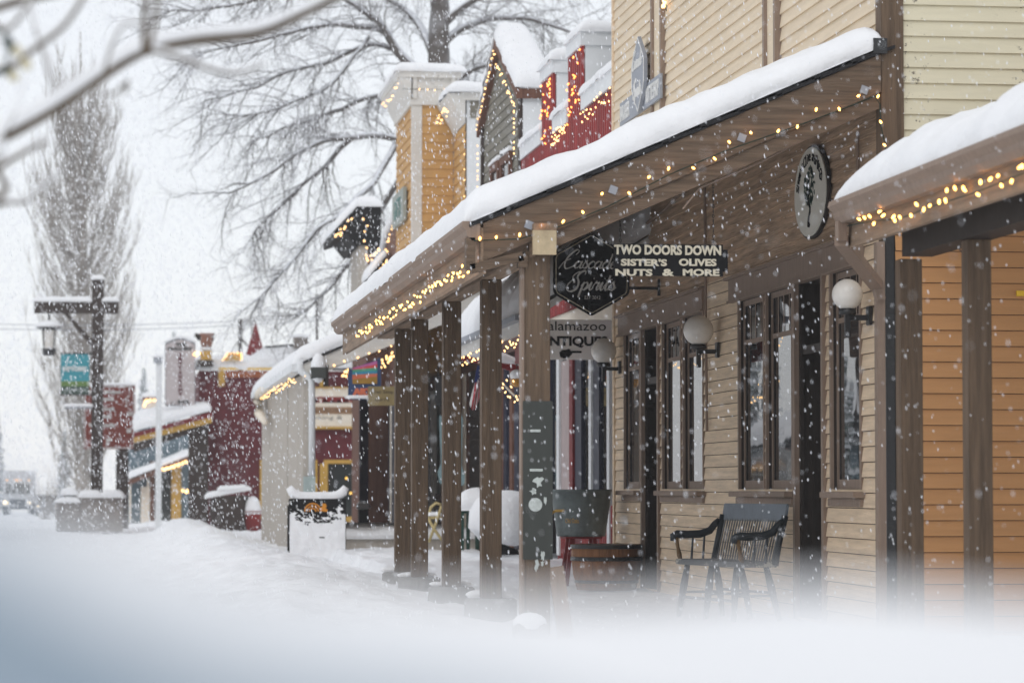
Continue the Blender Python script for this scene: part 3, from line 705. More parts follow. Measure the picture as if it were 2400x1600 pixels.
# antiques board with a pointing hand
YK = Yd(33.4, 1350)
a, b = onY(1236, 748, YK), onY(1434, 843, YK)
t = thing('hanging_sign', 'white rectangular antiques board with black letters and a pointing hand', 'sign', a)
WS = mat('white_sign_board', (.90, .89, .87), .6, .06, 4)
MB().box((a.x, YK, b.z), (b.x, YK + .03, a.z)).build('board', WS, t, bevel=.004)
stext('Kalamazoo', 1262, 752, 1420, 775, BLACK, .0, YK, t); stext('ANTIQUES', 1262, 787, 1424, 815, BLACK, .004, YK, t)
hm = MB(); 
def hp(pts, th=.006): hm.prism([onY(x, y, YK - .008) for x, y in pts], (0, th, 0))
hp([(1311, 825), (1318, 820), (1330, 819), (1341, 823), (1341, 829), (1334, 837), (1322, 840), (1313, 836)]); hp([(1338, 822), (1362, 822), (1364, 824.5), (1362, 827), (1340, 827)]); hp([(1322, 821), (1333, 817), (1338, 820), (1332, 823)])
hm.build('pointing_hand', BLACK, t)

# oval sign on the wall
t = thing('oval_sign', 'oval pale sign with an olive tree painting, mounted on the brown siding', 'sign', onX(1901, 456, XW - .06))
yc0, yc1 = Yat(1936, XW - .07), Yat(1861, XW - .07); zc = (onX(1900, 349, XW).z + onX(1900, 565, XW).z) / 2; ry = (yc1 - yc0) / 2; yc_ = (yc0 + yc1) / 2; rzv = (onX(1900, 352, XW).z - onX(1900, 562, XW).z) / 2
def ell(k, X): return [(X, yc_ + ry * k * math.cos(2 * math.pi * i / 40), zc + rzv * k * math.sin(2 * math.pi * i / 40)) for i in range(40)]
MB().prism(ell(1.03, XW - .018), (-.03, 0, 0)).build('backing', DKBRN, t)
MB().prism(ell(.985, XW - .05), (-.008, 0, 0)).build('face', OLIVE, t)
ch_ = "Sister's Olive and Nut Co."
for i, c in enumerate(ch_):
    if c == ' ': continue
    a_ = R(168 - 156 * i / (len(ch_) - 1)); cx = -math.cos(a_); cz = math.sin(a_)
    r_ = Vector((0, -math.sin(a_), -math.cos(a_) * rzv / ry)); r_ = Vector((0, -math.sin(a_) * ry, -math.cos(a_) * rzv * -1 * -1)).normalized()
    text(c, .125, BLACK, t, (XW - .061, yc_ - ry * .76 * math.cos(a_), zc + rzv * .76 * cz), right=(0, -math.sin(a_), -math.cos(a_)), up=(0, -math.cos(a_), math.sin(a_)) , depth=.002, name='letter')
mb = MB().tube([(XW - .061, yc_ + .03 * math.sin(i * 1.3), zc - rzv * .75 + i * rzv * .1) for i in range(9)], [.02, .012, .011, .011, .010, .009, .008, .007, .006], 5); mb.build('painted_trunk', BLACK, t)
mb = MB(); r2 = random.Random(4)
for i in range(150):
    a_ = r2.uniform(0, 6.28); q = math.sqrt(r2.random()); y_ = yc_ + q * ry * .34 * math.cos(a_); z_ = zc + rzv * .12 + q * rzv * .42 * math.sin(a_); w_ = r2.uniform(.012, .03)
    mb.prism([(XW - .0595, y_ - w_ * .7, z_), (XW - .0595, y_, z_ - w_ * .6), (XW - .0595, y_ + w_ * .7, z_ + w_ * .3), (XW - .0595, y_, z_ + w_)], (-.002, 0, 0))
mb.build('painted_leaves', DGREEN, t)

# shaped grey sign on the upper wall: plank board and pointed plaque
XS = XW - .09
t = thing('wall_sign', 'slate grey pointed plaque with white script over a lettered plank, high on the cream siding', 'sign', onX(1493, 190, XW))
ya, yb = Yat(1546, XS), Yat(1451, XS); zp = onX(1546, 170, XS).z; zq = onX(1546, 228, XS).z
MB().box((XW - .05, ya, zq), (XW - .075, yb, zp)).build('plank', GREYSIGN, t)
hz = (onX(1493, 92, XS).z + onX(1487, 275, XS).z) / 2; hr = (onX(1493, 92, XS).z - onX(1487, 275, XS).z) / 2; y0_, y1_ = Yat(1506, XS - .05), Yat(1477, XS - .05); ym = (y0_ + y1_) / 2; hy = (y1_ - y0_) / 2
P = [(0, 1), (.85, .45), (1, .3), (1, -.3), (.85, -.45), (0, -1), (-.85, -.45), (-1, -.3), (-1, .3), (-.85, .45)]
MB().prism([(XW - .08, ym + hy * u, hz + hr * v) for u, v in P], (-.035, 0, 0)).build('plaque', GREYSIGN, t)
MB().tube([(XW - .117, ym + hy * u * .96, hz + hr * v * .96) for u, v in P + P[:1]], .006, 4).build('border_line', LW, t)
script('Cascade', t, (XW - .118, ym + hy * .85, hz + .08), (0, -1, 0), (0, 0, 1), hy * .19, LW, .009)
script('Spirits', t, (XW - .118, ym + hy * .75, hz - .22), (0, -1, 0), (0, 0, 1), hy * .20, LW, .009)
text('BOTTLE SHOP', .12, LW, t, (XW - .078, (Yat(1543, XS) + Yat(1513, XS)) / 2, (zp + zq) / 2), right=(0, -1, 0), width=Yat(1513, XS) - Yat(1543, XS), height=.17, bold=.003, name='plank_lettering')
text('BAR & BEER', .12, LW, t, (XW - .078, (Yat(1452, XS) + Yat(1475, XS)) / 2, (zp + zq) / 2), right=(0, -1, 0), width=Yat(1452, XS) - Yat(1475, XS) - .05, height=.17, bold=.003, name='plank_lettering')

# strings on the upper wall edge
pe = onX(1560, 10, XW - .05)
light_string('small knot of pale bulbs hanging at the top of the first cream batten', [pe + Vector((rnd.uniform(-.03, .0), rnd.uniform(-.12, .12), rnd.uniform(-.12, .1))) for i in range(9)], [pe + Vector((0, .0, .6)), pe + Vector((0, .05, .1)), pe + Vector((0, -.05, -.08)), pe + Vector((0, .08, .0))], .012, BULB_F)

# ================================================================== bench
BL = Matrix.Translation(Vector((4.90, Yd(24.1, 1640), .0))) @ Matrix.Rotation(R(13), 4, 'Z') @ Matrix.Scale(.8, 4, (1, 0, 0))   # local: x+ to wall, y+ far
t = thing('bench', 'old black slatted-back wooden bench with curved arms and worn paint below the window', 'bench', BL.translation)
BB = mat('worn_black_bench_paint', (.022, .030, .038), .45, .3, 6, bump=.2, spec=.5); BBS = peel_mat('chipped_bench_paint', (.10, .105, .11), (.45, .42, .36), (1, 1, 1), .56, 6)
SLB = mat('slate_blue_paint', (.125, .15, .18), .5, .15, 6); SP = mat('spindle_paint', (.17, .17, .17), .5, .5, 10)
WAW = mat('worn_arm_wood', (.14, .085, .04), .6, .6, 14); Wd = .62
mb = MB(); pts = []
for i in range(13):
    v = -1 + 2 * i / 12; pts.append(v)
seat = [(-.25, -Wd), (-.27, -.3), (-.255, 0), (-.27, .3), (-.25, Wd), (.20, Wd - .04), (.20, -Wd + .04)]
mb.prism([BL @ Vector((x, y, .425)) for x, y in seat], (0, 0, .045)).build('seat', BBS, t, bevel=.008)
def L(x, y, z): return BL @ Vector((x, y, z))
MB().prism([L(.262, -.60, .785), L(.29, -.60, .925), L(.29, .60, .925), L(.262, .60, .785)], BL.to_3x3() @ Vector((.028, 0, -.004))).build('top_rail', SLB, t, bevel=.006)
mb = MB()
for i in range(23):
    y = -.53 + 1.06 * i / 22; r_ = .009; MB_pts = [L(.165, y * .97, .45), L(.205, y * .985, .6), L(.27, y, .80)]; 
    o = MB().tube(MB_pts, .008, 6).build('spindle', SP, t)
for s in (-1, 1): MB().tube([L(.165, s * .58, .44), L(.21, s * .585, .62), L(.275, s * .59, .83)], [.03, .025, .027], 8).build('back_post', BB, t, True)
for s in (-1, 1):
    y = s * .60
    MB().tube([L(-.29, y, .615), L(-.285, y, .655), L(-.24, y, .672), L(-.12, y, .668), L(.02, y, .672), L(.13, y, .70), L(.19, y, .755), L(.235, y, .79)], [.02, .03, .033, .033, .033, .031, .028, .02], 8).build('arm', BB, t, True)
    tag(MB().tube([L(-.20, y, .455), L(-.215, y, .5), L(-.23, y, .56), L(-.255, y, .66)], [.014, .022, .014, .020], 8).build('arm_post', WAW, t, True), 'front arm post rubbed to bare wood')
    for x in (-.08, .05): MB().tube([L(x, y, .455), L(x + .02, y, .67)], [.011, .009], 6).build('arm_spindle', BB, t)
for yy in (-.52, 0, .52):
    for sx, x0, x1 in ((0, -.19, -.26), (1, .13, .24)):
        MB().tube([L(x0, yy * .92, .43), L((x0 * .6 + x1 * .4), yy * .96, .26), L(x1, yy * 1.04, 0.0)], [.022, .032, .018], 8).build('leg', BB, t, True)
    MB().tube([L(-.225, yy, .2), L(.2, yy, .2)], .012, 6).build('stretcher', BB, t)
MB().tube([L(-.235, -.53, .16), L(-.235, .53, .16)], .013, 6).build('stretcher', BB, t)
MB().tube([L(.2, -.53, .22), L(.2, .53, .22)], .012, 6).build('stretcher', BB, t)

# ================================================================== tub on a red stand, half barrel
D = 32.3; c = onD(1362, 1143, D); cx, cy = c.x, c.y
t = thing('metal_tub', 'round dark green metal tub with a faded yellow emblem resting on the red stand', 'tub', (cx, cy, .53))
w = .325
def thick_lathe(prof, tk): return prof + [(r - tk, z) for r, z in reversed(prof)]
mb = MB().lathe((cx, cy, 0), [(w * .80, .53), (w * .82, .56), (w * .96, .88), (w, 1.01), (w * 1.03, 1.015), (w * 1.03, 1.035), (w * .98, 1.035), (w * .95, .95), (w * .8, .60)], 32); mb.build('bowl', GALV, t, True)
MB().lathe((cx, cy, 0), [(w * .83, .600), (w * .84, .612), (w * .81, .625)], 32).build('hoop', BLACKM, t, True)
em = MB()
pts = [onY(x, y, cy - w * .99) for x, y in ((1299, 1225), (1296, 1212), (1300, 1202), (1309, 1197), (1326, 1196))]
pts = [Vector((p.x, cy - math.sqrt(max(.01, (w * .93) ** 2 - (p.x - cx) ** 2)) - .004, p.z)) for p in pts]
em.tube(pts, .016, 5).build('emblem_band', MUSTARD, t)
text('Old Oaks', .05, MUSTARD, t, (cx - .14, cy - w * .83, .70), right=(1, -.45, 0), width=.15, height=.05, name='emblem_lettering')
t = thing('tub_stand', 'red wooden splay-legged stand under the metal tub', 'stand', (cx, cy, 0))
for i in range(4):
    a_ = R(45 + 90 * i); ca, sa = math.cos(a_), math.sin(a_)
    rect_tube(MB(), [(cx + .17 * ca, cy + .17 * sa, .527), (cx + .27 * ca, cy + .27 * sa, .0)], .022, .022).build('leg', REDT, t)
MB().box((cx - .2, cy - .2, .505), (cx + .2, cy + .2, .528)).build('top', REDT, t)
D = 31.0; c = onD(1421, 1143, D); cx, cy = c.x, c.y
t = thing('half_barrel', 'brown wooden half barrel planter with black hoops in front of the metal tub', 'barrel', (cx, cy, 0))
w = .365
MB().lathe((cx, cy, 0), [(w * .84, 0), (w * .95, .16), (w * 1.0, .34), (w * .99, .47), (w * .93, .47), (w * .92, .38)], 36).build('staves', STAVE, t, True)
for z, k in ((.30, 1.0), (.07, .885), (.425, 1.0)): MB().lathe((cx, cy, 0), [(w * k + .002, z), (w * k + .009, z + .003), (w * k + .009, z + .04), (w * k + .002, z + .043)], 36).build('hoop', BLACKM, t)
MB().lathe((cx, cy, 0), [(w * .9, .36), (w * .5, .40), (w * .1, .44)], 20).build('snow', SNOW, t, True)
# snow topped block at the foot of the corner post and the raking brace
t = thing('post_footing', 'small snow topped concrete footing beside the corner post', 'footing', (XP - .12, YC - .1, 0))
c = onY(1241, 1430, YC - .25); MB().box((c.x - .11, YC - .36, -.05), (c.x + .11, YC - .16, .12)).build('block', CONC, t, bevel=.01)
MB().ball((c.x, YC - .26, .12), .12, 16, 8, (1, 1, .62)).build('snow_cap', SNOW, t, True)
t = thing('leaning_board', 'weathered plank leaning against the foot of the corner post', 'plank', (XP + .15, YC + .1, 0))
rect_tube(MB(), [(XP + .16, YC + .0, .0), (XP + .09, YC + .02, .5)], .01, .055).build('plank', TAUPE, t)

# small red and white notice in the far shop window
y = Yat(1485, XW); c = onX(1485, 1090, XW + .03)
t = thing('window_notice', 'red and white paper notice low in the narrow shop window', 'notice', c)
MB().box((XW + .036, Yat(1490, XW), wz(1485, 1128)), (XW + .038, Yat(1480, XW), wz(1485, 1078))).build('paper', WS, t)
MB().box((XW + .034, Yat(1489.5, XW), wz(1485, 1092)), (XW + .035, Yat(1480.5, XW), wz(1485, 1079))).build('red_panel', REDT, t)
# ================================================================== antiques shop: red corrugated parapet front
XA = 5.6
YA0, YA1 = YF + .02, Yat(1226, XA)            # near and far end
sa = thing('shop_building', 'antiques shop with red ribbed metal front, white notched parapet and dark glazed shop windows', 'building', (XA, YA0, 0))
ZM = 6.58
def yx(px, X=XA): return Yat(px, X)
merl = [(yx(1371), yx(1337)), (yx(1303), yx(1275)), (YA1, YA1 + .45)]
gapz = 5.80
def ribbed(mb, y0, y1, z0, z1, X, pitch=.16, d=.03):
    n = max(1, int(round((y1 - y0) / pitch))); w = (y1 - y0) / n
    for i in range(n):
        a = y0 + i * w
        for (ya_, xa_), (yb_, xb_) in zip([(a, X), (a + w * .35, X), (a + w * .5, X - d), (a + w * .85, X - d)], [(a + w * .35, X), (a + w * .5, X - d), (a + w * .85, X - d), (a + w, X)]):
            mb.poly([(xa_, ya_, z0), (xa_, ya_, z1), (xb_, yb_, z1), (xb_, yb_, z0)])
    return mb
mb = ribbed(MB(), YA0, YA1, 3.6, gapz - .18, XA)
for a, b in merl[:2]: ribbed(mb, a, b, gapz - .18, ZM - .16, XA)
mb.build('metal_front', REDM, sa)
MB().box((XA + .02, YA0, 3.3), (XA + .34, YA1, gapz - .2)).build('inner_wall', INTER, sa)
for a, b in merl[:2]:
    MB().box((XA + .01, a, gapz - .2), (XA + .35, b, ZM - .16)).build('parapet_return', WHITE_C, sa)
    MB().box((XA - .05, a - .03, ZM - .16), (XA + .37, b + .03, ZM)).build('coping', WHITE_C, sa)
    snow_slab((XA - .08, a - .05, ZM), (XA + .4, a - .05, ZM), (XA + .4, b + .05, ZM), (XA - .08, b + .05, ZM), .17, .16, .05, a).build('snow_cap', SNOW, sa, True)
for a, b in ((YA0, merl[0][0]), (merl[0][1], merl[1][0]), (merl[1][1], YA1)):
    MB().box((XA - .05, a + .005, gapz - .18), (XA + .3, b - .005, gapz)).build('ledge', WHITE_C, sa)
    snow_slab((XA - .08, a, gapz), (XA + .32, a, gapz), (XA + .32, b, gapz), (XA - .08, b, gapz), .15, .12, .06, a, edge=(1, 1, 1, 1)).build('snow_cap', SNOW, sa, True)
for i, (a, b, zz, lab) in enumerate(((YA0 + .05, merl[0][0], gapz - .22, 'near notch of the red parapet'), (merl[0][1], merl[1][0], gapz - .22, 'far notch of the red parapet'))):
    light_string('pale mini lights below the snow in the ' + lab, along((XA - .06, a, zz - .05), (XA - .06, b, zz - .05), 26, .1), [(XA - .06, a, zz), (XA - .06, b, zz)], .0095, BULB_F)
for (a, b), lab in zip(merl[:2], ('taller looking nearer', 'farther')):
    light_string('amber and pale bulbs climbing the red face of the ' + lab + ' parapet block', [Vector((XA - .05, rnd.uniform(a + .05, b), rnd.uniform(gapz - .3, ZM - .2))) for i in range(24)], [], .011, BULB_R)
# shop front below
mb = MB(); z1_ = 3.2
def strip(px0, px1, z0, z1, out, m, name, rec=0.0): return MB().box((XA - out, yx(px1), z0), (XA - out + .05 + rec, yx(px0), z1)).build(name, m, sa)
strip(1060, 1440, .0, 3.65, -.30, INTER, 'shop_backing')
strip(1225, 1440, 2.75, 3.62, .0, CREAMP, 'fascia_panel')
rb = ribbed(MB(), YA0, yx(1230), 3.25, 3.66, XA - .02); rb.build('red_band', REDM, sa)
for a, b, m, nm, o in ((1282, 1294, NAVY, 'pillar', .04), (1313, 1319, WHITE_C, 'door_frame', .05), (1345, 1353, REDT, 'red_jamb', .06), (1353, 1368, NAVY, 'pillar', .03), (1389, 1395, WHITE_C, 'window_frame', .05), (1396, 1410, NAVY, 'pillar', .03), (1432, 1438, WHITE_C, 'window_frame', .05), (1262, 1276, NAVY, 'pillar', .03), (1243, 1250, WHITE_C, 'window_frame', .05)):
    strip(a, b, .2, 2.75, o, m, nm)
strip(1319, 1345, .2, 2.65, .02, mat('pale_pink_door', (.42, .34, .33), .6, .1, 4), 'door')
for a, b in ((1250, 1262), (1294, 1313), (1368, 1389), (1410, 1432)):
    strip(a, b, .85, 2.75, .0, GLASS, 'window_pane'); 
rb = ribbed(MB(), YA0, yx(1313), .1, .85, XA - .005, .12); rb.build('red_dado', REDM, sa)
MB().box((XA - .12, YA0, .0), (XA + .02, YA0 + .14, 3.6)).build('corner_post', REDT, sa)
# small porch roof of the antiques shop deep in snow, with lights and a red arch
XR = 4.15; ya, yb = Yat(1232, XR), Yat(1068, XR); zr = onX(1232, 742, XR).z
MB().prism([(XR, ya, zr), (XA, ya, zr + .95), (XA, ya, zr + .87), (XR, ya, zr - .08)], (0, yb - ya, 0)).build('porch_roof', WHITE, sa)
snow_slab((XR - .05, ya - .1, zr + .02), (XA, ya - .1, zr + .97), (XA, yb, zr + .97), (XR - .05, yb, zr + .02), .42, .35, .09, 21, edge=(1, 0, 1, 1), amp=.10).build('roof_snow', SNOW, sa, True)
MB().box((XR - .03, ya - .04, zr - .17), (XR, yb, zr + .01)).build('eave_fascia', WHITE, sa)
MB().box((XR - .12, ya - .08, zr - .04), (XR - .032, yb, zr + .02)).build('gutter', GREYSIGN, sa)
MB().box((XR + .1, ya + .1, zr - .42), (XR + .16, ya + 1.6, zr - .2)).build('red_beam', REDT, sa)
light_string('pale mini lights under the gutter of the antiques shop porch', [Vector((XR - .05, p.y, p.z)) for p in along((XR, ya, zr - .24), (XR, yb, zr - .24), 46, .06)], [], .0095, BULB_F)
light_string('drooping pale mini lights below the red beam of the antiques shop', along((XR + .05, ya, zr - .62), (XR + .05, ya + 2.6, zr - .55), 20, .12, .15), [(XR + .05, ya, zr - .55), (XR + .05, ya + 1.3, zr - .8), (XR + .05, ya + 2.6, zr - .55)], .0095, BULB_F)
YR = Yd(37.5, 1150)
t = thing('curved_beam', 'dark red curved beam topped with snow, right of the hanging flag', 'beam', onY(1150, 850, YR))
cv = [onY(x, y, YR) for x, y in ((1060, 836), (1090, 838), (1120, 843), (1150, 848), (1180, 855), (1205, 863), (1240, 875))]
rect_tube(MB(), cv, .05, .045).build('beam', REDT, t)
MB().tube([p + Vector((0, 0, .075)) for p in cv], [.04, .07, .08, .08, .075, .06, .03], 8).build('snow_cap', SNOW, t, True)
# glass float with snow, pole and flag
p = onD(1211, 893, 36); t = thing('glass_float', 'amber glass ball with a snow cap hanging under the red curved beam', 'ornament', p)
MB().ball(p, .075, 18, 12).build('ball', mat('amber_glass', (.55, .25, .02), .12, .4, 10, spec=.8), t, True); MB().ball(p + Vector((0, 0, .07)), .085, 14, 8, (1, 1, .85)).build('snow_cap', SNOW, t, True); MB().tube([p + Vector((0, 0, .1)), p + Vector((0, 0, .3))], .006, 4).build('hanger', BLACKM, t)
a, b = onD(1176, 897, 36.5), onD(1232, 952, 35.6)
t = thing('wooden_pole', 'thin bare pole with a snowy knob slanting beside the amber ball', 'pole', a)
MB().tube([a, b], .013, 6).build('shaft', CREAMP, t); MB().ball(b.lerp(a, .12), .045, 10, 7).build('snow_knob', SNOW, t, True)
FD = 37.0; YFg = Yd(FD, 1115)
t = thing('flag', 'striped red and white flag with a blue starred corner hanging furled', 'flag', onY(1115, 870, YFg))
FR = mat('flag_red', (.42, .03, .045), .8, .15, 8); FW = mat('flag_white', (.62, .60, .60), .8, .08, 8); FB = mat('flag_blue', (.03, .045, .16), .8, .2, 8)
top = [(1125, 856), (1124, 880), (1120, 905)]
for i in range(9):   # stripes fan from the hoist downward
    u0, u1 = i / 9, (i + 1) / 9
    def fp(u, v):
        l = (1113 + 24 * u, 894 - 14 * u); q = (1100 + 30 * u, 947 + 14 * math.sin(u * 5.5) + 4 * u)
        x = l[0] + (q[0] - l[0]) * v; y = l[1] + (q[1] - l[1]) * v; p_ = onY(x, y, YFg); return Vector((p_.x, YFg + .025 * math.sin(u * 14 + v * 3), p_.z))
    m2 = MB()
    for k in range(5): m2.poly([fp(u0, k / 5), fp(u0, (k + 1) / 5), fp(u1, (k + 1) / 5), fp(u1, k / 5)])
    m2.build('stripe', FR if i % 2 else FW, t)
mb = MB(); pts = [onY(x, y, YFg - .01) for x, y in ((1119, 856), (1140, 858), (1141, 884), (1112, 897), (1115, 876))]; mb.prism(pts, (0, .02, 0)).build('canton', FB, t)
mb = MB()
for i in range(9):
    q = onY(1124 + (i % 3) * 6, 868 + (i // 3) * 9, YFg - .014); mb.ball(q, .009, 5, 3)
mb.build('stars', FW, t)
MB().tube([onY(1121, 850, YFg), onY(1150, 838, YFg)], .012, 6).build('staff', CREAMP, t)
# street boards along the wall behind the porch posts: window bays of the antiques shop
strip(1060, 1240, .2, .95, -.1, BROWNR, 'dado_panel')
for a, b, m, nm in ((1070, 1079, BROWNR, 'window_frame'), (1086, 1092, CREAMP, 'window_frame'), (1103, 1128, DKBRN, 'door'), (1175, 1181, BROWNR, 'window_frame'), (1183, 1190, NAVY, 'pillar'), (1197, 1203, BROWNR, 'window_frame'), (1208, 1218, NAVY, 'pillar'), (1222, 1230, BROWNR, 'window_frame')):
    strip(a, b, .2, 2.9, .02, m, nm)
strip(1128, 1240, .95, 2.6, -.02, GLASS_F, 'window_pane'); strip(1040, 1103, .95, 2.6, -.02, GLASS_F, 'window_pane')
# snow covered table and folding chair on the walk
c = onD(1180, 1143, 40.0); cx, cy = c.x, c.y
t = thing('snowy_table', 'round garden table buried under a big dome of snow beneath the flag', 'table', (cx, cy, .18))
mb = MB(); nU, nV = 30, 14
prof = [(.40, .36), (.42, .50), (.40, .72), (.34, .88), (.22, .97), (.05, 1.0)]
for i, (r_, z_) in enumerate(prof):
    for j in range(30):
        a_ = 2 * math.pi * j / 30; k = 1 + .12 * noise.noise(Vector((math.cos(a_) * 1.5, math.sin(a_) * 1.5, z_ * 3))) - (.18 if z_ < .5 else 0)
        mb.v.append(Vector((cx + r_ * k * 1.15 * math.cos(a_) + .10 * (z_ - .5), cy + r_ * k * math.sin(a_), z_ + .02 + (.10 * math.sin(a_ * 2.0 + 1) if i == 0 else 0))))
for i in range(5):
    for j in range(30): a_ = i * 30 + j; b_ = i * 30 + (j + 1) % 30; mb.f.append([a_, b_, b_ + 30, a_ + 30])
mb.f.append([5 * 30 + j for j in range(30)]); mb.f.append([j for j in range(30)][::-1]); mb.build('snow_dome', SNOW, t, True)
MB().lathe((cx, cy, 0), [(.22, .16), (.20, .22), (.05, .28), (.05, .5)], 14).build('pedestal', BLACK, t, True)
t = thing('snowy_chair', 'dark green metal chair with a sloping pile of snow left of the snow dome', 'chair', onD(1095, 1260, 41))
for px in (1083, 1097, 1118): a = onD(px, 1190, 41 + (px % 3) * .2); MB().box((a.x - .025, a.y - .025, .2), (a.x + .025, a.y + .025, .72)).build('leg', DGREEN, t)
a = onD(1078, 1160, 41.2); b = onD(1128, 1160, 41.2)
MB().box((a.x, a.y - .2, .70), (b.x, a.y + .2, .74)).build('seat', DGREEN, t)
snow_slab((a.x - .05, a.y - .25, .74), (b.x + .1, a.y - .25, .74), (b.x + .1, a.y + .25, .92), (a.x - .05, a.y + .25, .80), .25, .2, .05, 31, amp=.06).build('snow_pile', SNOW, t, True)
t = thing('bamboo_chair', 'pale yellow folding bamboo chair with crossed legs between the porch posts', 'chair', onD(1020, 1265, 43))
BAM = mat('bamboo', (.52, .42, .20), .6, .2, 8)
def bp_(x, y, d=43.): return onD(x, y, d)
for q in ([(1005, 1270), (1020, 1230), (1035, 1185)], [(1003, 1213), (1018, 1240), (1036, 1265)]):
    for dd in (42.8, 43.2): MB().tube([bp_(x, y, dd) for x, y in q], .022, 7).build('leg', BAM, t, True)
MB().tube([bp_(1003, 1215), bp_(1010, 1188), bp_(1022, 1178), bp_(1034, 1182)], .022, 7).build('back_hoop', BAM, t, True)
a, b = bp_(1003, 1212), bp_(1035, 1206); MB().box((a.x, a.y - .18, a.z - .02), (b.x, a.y + .18, a.z + .02)).build('seat', BAM, t)
snow_slab((a.x, a.y - .18, a.z + .02), (b.x, a.y - .18, a.z + .02), (b.x, a.y + .18, a.z + .02), (a.x, a.y + .18, a.z + .02), .05, .05, .05, 3).build('snow', SNOW, t, True)

# ================================================================== grey gabled false front
yg0, yg1 = YA1 + .02, Yat(1133, XA); ygm = Yat(1175, XA); zap = onX(1175, 100, XA).z; zge = 6.7
gb = thing('shop_building', 'grey clapboard false front with a snowy peaked gable and brown trim', 'building', (XA, yg0, 0))
def gtop(z):
    if z <= zge: return (yg0, yg1)
    if z >= zap: return None
    k = (z - zge) / (zap - zge); return (yg0 + (ygm - yg0) * k, yg1 + (ygm - yg1) * k)
siding(MB(), 'X', XA, yg0, yg1, 4.0, zap, (), .14, .016, gtop).build('siding', GREYS, gb)
MB().prism([(XA + .01, yg0, 3.0), (XA + .01, yg1, 3.0), (XA + .01, yg1, zge), (XA + .01, ygm, zap), (XA + .01, yg0, zge)], (.38, 0, 0)).build('inner_wall', mat('brown_side', (.11, .06, .05), .7), gb)
MB().box((XA + .0, yg0 - .012, 5.65), (XA + .26, yg0 + .008, 6.55)).build('white_return', WHITE_C, gb)
MB().box((XA - .04, yg0 - .05, 6.5), (XA + .30, yg0 + .25, 6.62)).build('coping', WHITE_C, gb)
snow_slab((XA - .06, yg0 - .08, 6.62), (XA + .34, yg0 - .08, 6.62), (XA + .34, yg0 + .3, 6.62), (XA - .06, yg0 + .3, 6.62), .16, .14, .05, 5).build('snow_cap', SNOW, gb, True)
MB().box((XA - .02, yg0 - .3, 5.42), (XA + .28, yg0 - .0, 5.6)).build('ledge', WHITE_C, gb)
for a, b, za, zb_, nm in ((yg0 - .08, ygm, zge - .1, zap, 'a'), (yg1 + .1, ygm, zge - .1, zap, 'b')):
    MB().prism([(XA - .1, a, za - .12), (XA - .1, a, za + .02), (XA - .1, b, zb_ + .06), (XA - .1, b, zb_ - .1)], (.50, 0, 0)).build('barge_board', BROWNR, gb)
    snow_slab((XA - .12, a, za + .04), (XA + .44, a, za + .04), (XA + .44, b, zb_ + .08), (XA - .12, b, zb_ + .08), .22, .2, .06, a, edge=(1, 1, 1, 0), amp=.03).build('roof_snow', SNOW, gb, True)
for y_ in (yg0 + .08, yg1 - .08): MB().box((XA - .05, y_ - .08, 4.0), (XA + .0, y_ + .08, zge - .05)).build('corner_board', DARKW, gb)
for a, b in ((1158, 1176), (1182, 1204)):
    y0_, y1_ = Yat(b, XA), Yat(a, XA); z1_ = onX((a + b) / 2, 402 if a < 1170 else 382, XA).z
    wo = MB().box((XA - .07, y0_, 4.2), (XA - .02, y0_ + .1, z1_)).box((XA - .07, y1_ - .1, 4.2), (XA - .02, y1_, z1_)).box((XA - .072, y0_ - .02, z1_ - .0), (XA - .02, y1_ + .02, z1_ + .12)).build('window', BROWNR, gb)
    MB().box((XA - .04, y0_ + .1, 4.2), (XA - .03, y1_ - .1, z1_)).build('pane', GLASS_F, wo)
    snow_slab((XA - .09, y0_ - .03, z1_ + .12), (XA, y0_ - .03, z1_ + .12), (XA, y1_ + .03, z1_ + .12), (XA - .09, y1_ + .03, z1_ + .12), .07, .04, .05, a).build('snow_cap', SNOW, wo, True)
light_string('pale mini lights outlining the grey peaked gable', along((XA - .12, yg1, zge - .1), (XA - .12, ygm, zap - .15), 22, .05) + along((XA - .12, ygm, zap - .2), (XA - .12, yg0, zge - .3), 22, .08) + along((XA - .12, yg0 + .05, zge - .3), (XA - .12, yg0 + .05, 5.7), 12, .05), [(XA - .12, yg1, zge), (XA - .12, ygm, zap - .15), (XA - .12, yg0, zge - .2)], .0095, BULB_F)
light_string('pale mini lights down the far dark corner board of the grey gable', along((XA - .1, yg1 - .05, zge - .3), (XA - .1, yg1 - .05, 4.0), 26, .05), [], .0095, BULB_F)

# ================================================================== yellow shop with a tall corniced tower front
YT = Yat(968, 4.95); XT = 4.95; XT2 = onY(1062, 300, YT).x; YTf = Yat(929, XT)
yt = thing('shop_building', 'yellow shop with a tall white corniced tower front beyond the grey gable', 'building', (XT, YT, 0))
ZT = onX(968, 172, XT).z
siding(MB(), 'X', XT, YT + .1, YTf, 3.5, ZT - .52, (), .15, .018).build('tower_street_siding', YEL, yt)
siding(MB(), 'Y', YT, XT + .14, XT2, 3.5, ZT - .52, (), .15, .018).build('tower_end_siding', YEL, yt)
MB().box((XT + .01, YT + .01, 3.0), (XT2 - .01, YTf, ZT - .2)).build('inner_wall', mat('tower_core', (.5, .3, .12), .8), yt)
MB().box((XT - .03, YT - .03, 3.4), (XT + .14, YT + .12, ZT - .52)).build('corner_board', WHITE, yt)
MB().box((XT - .06, YT - .06, ZT - .56), (XT2 + .05, YTf, ZT - .46)).build('frieze', WHITE, yt)
MB().box((XT - .03, YT - .04, ZT - .46), (XT2 + .05, YTf, ZT - .1)).build('frieze_panel', WHITE, yt)
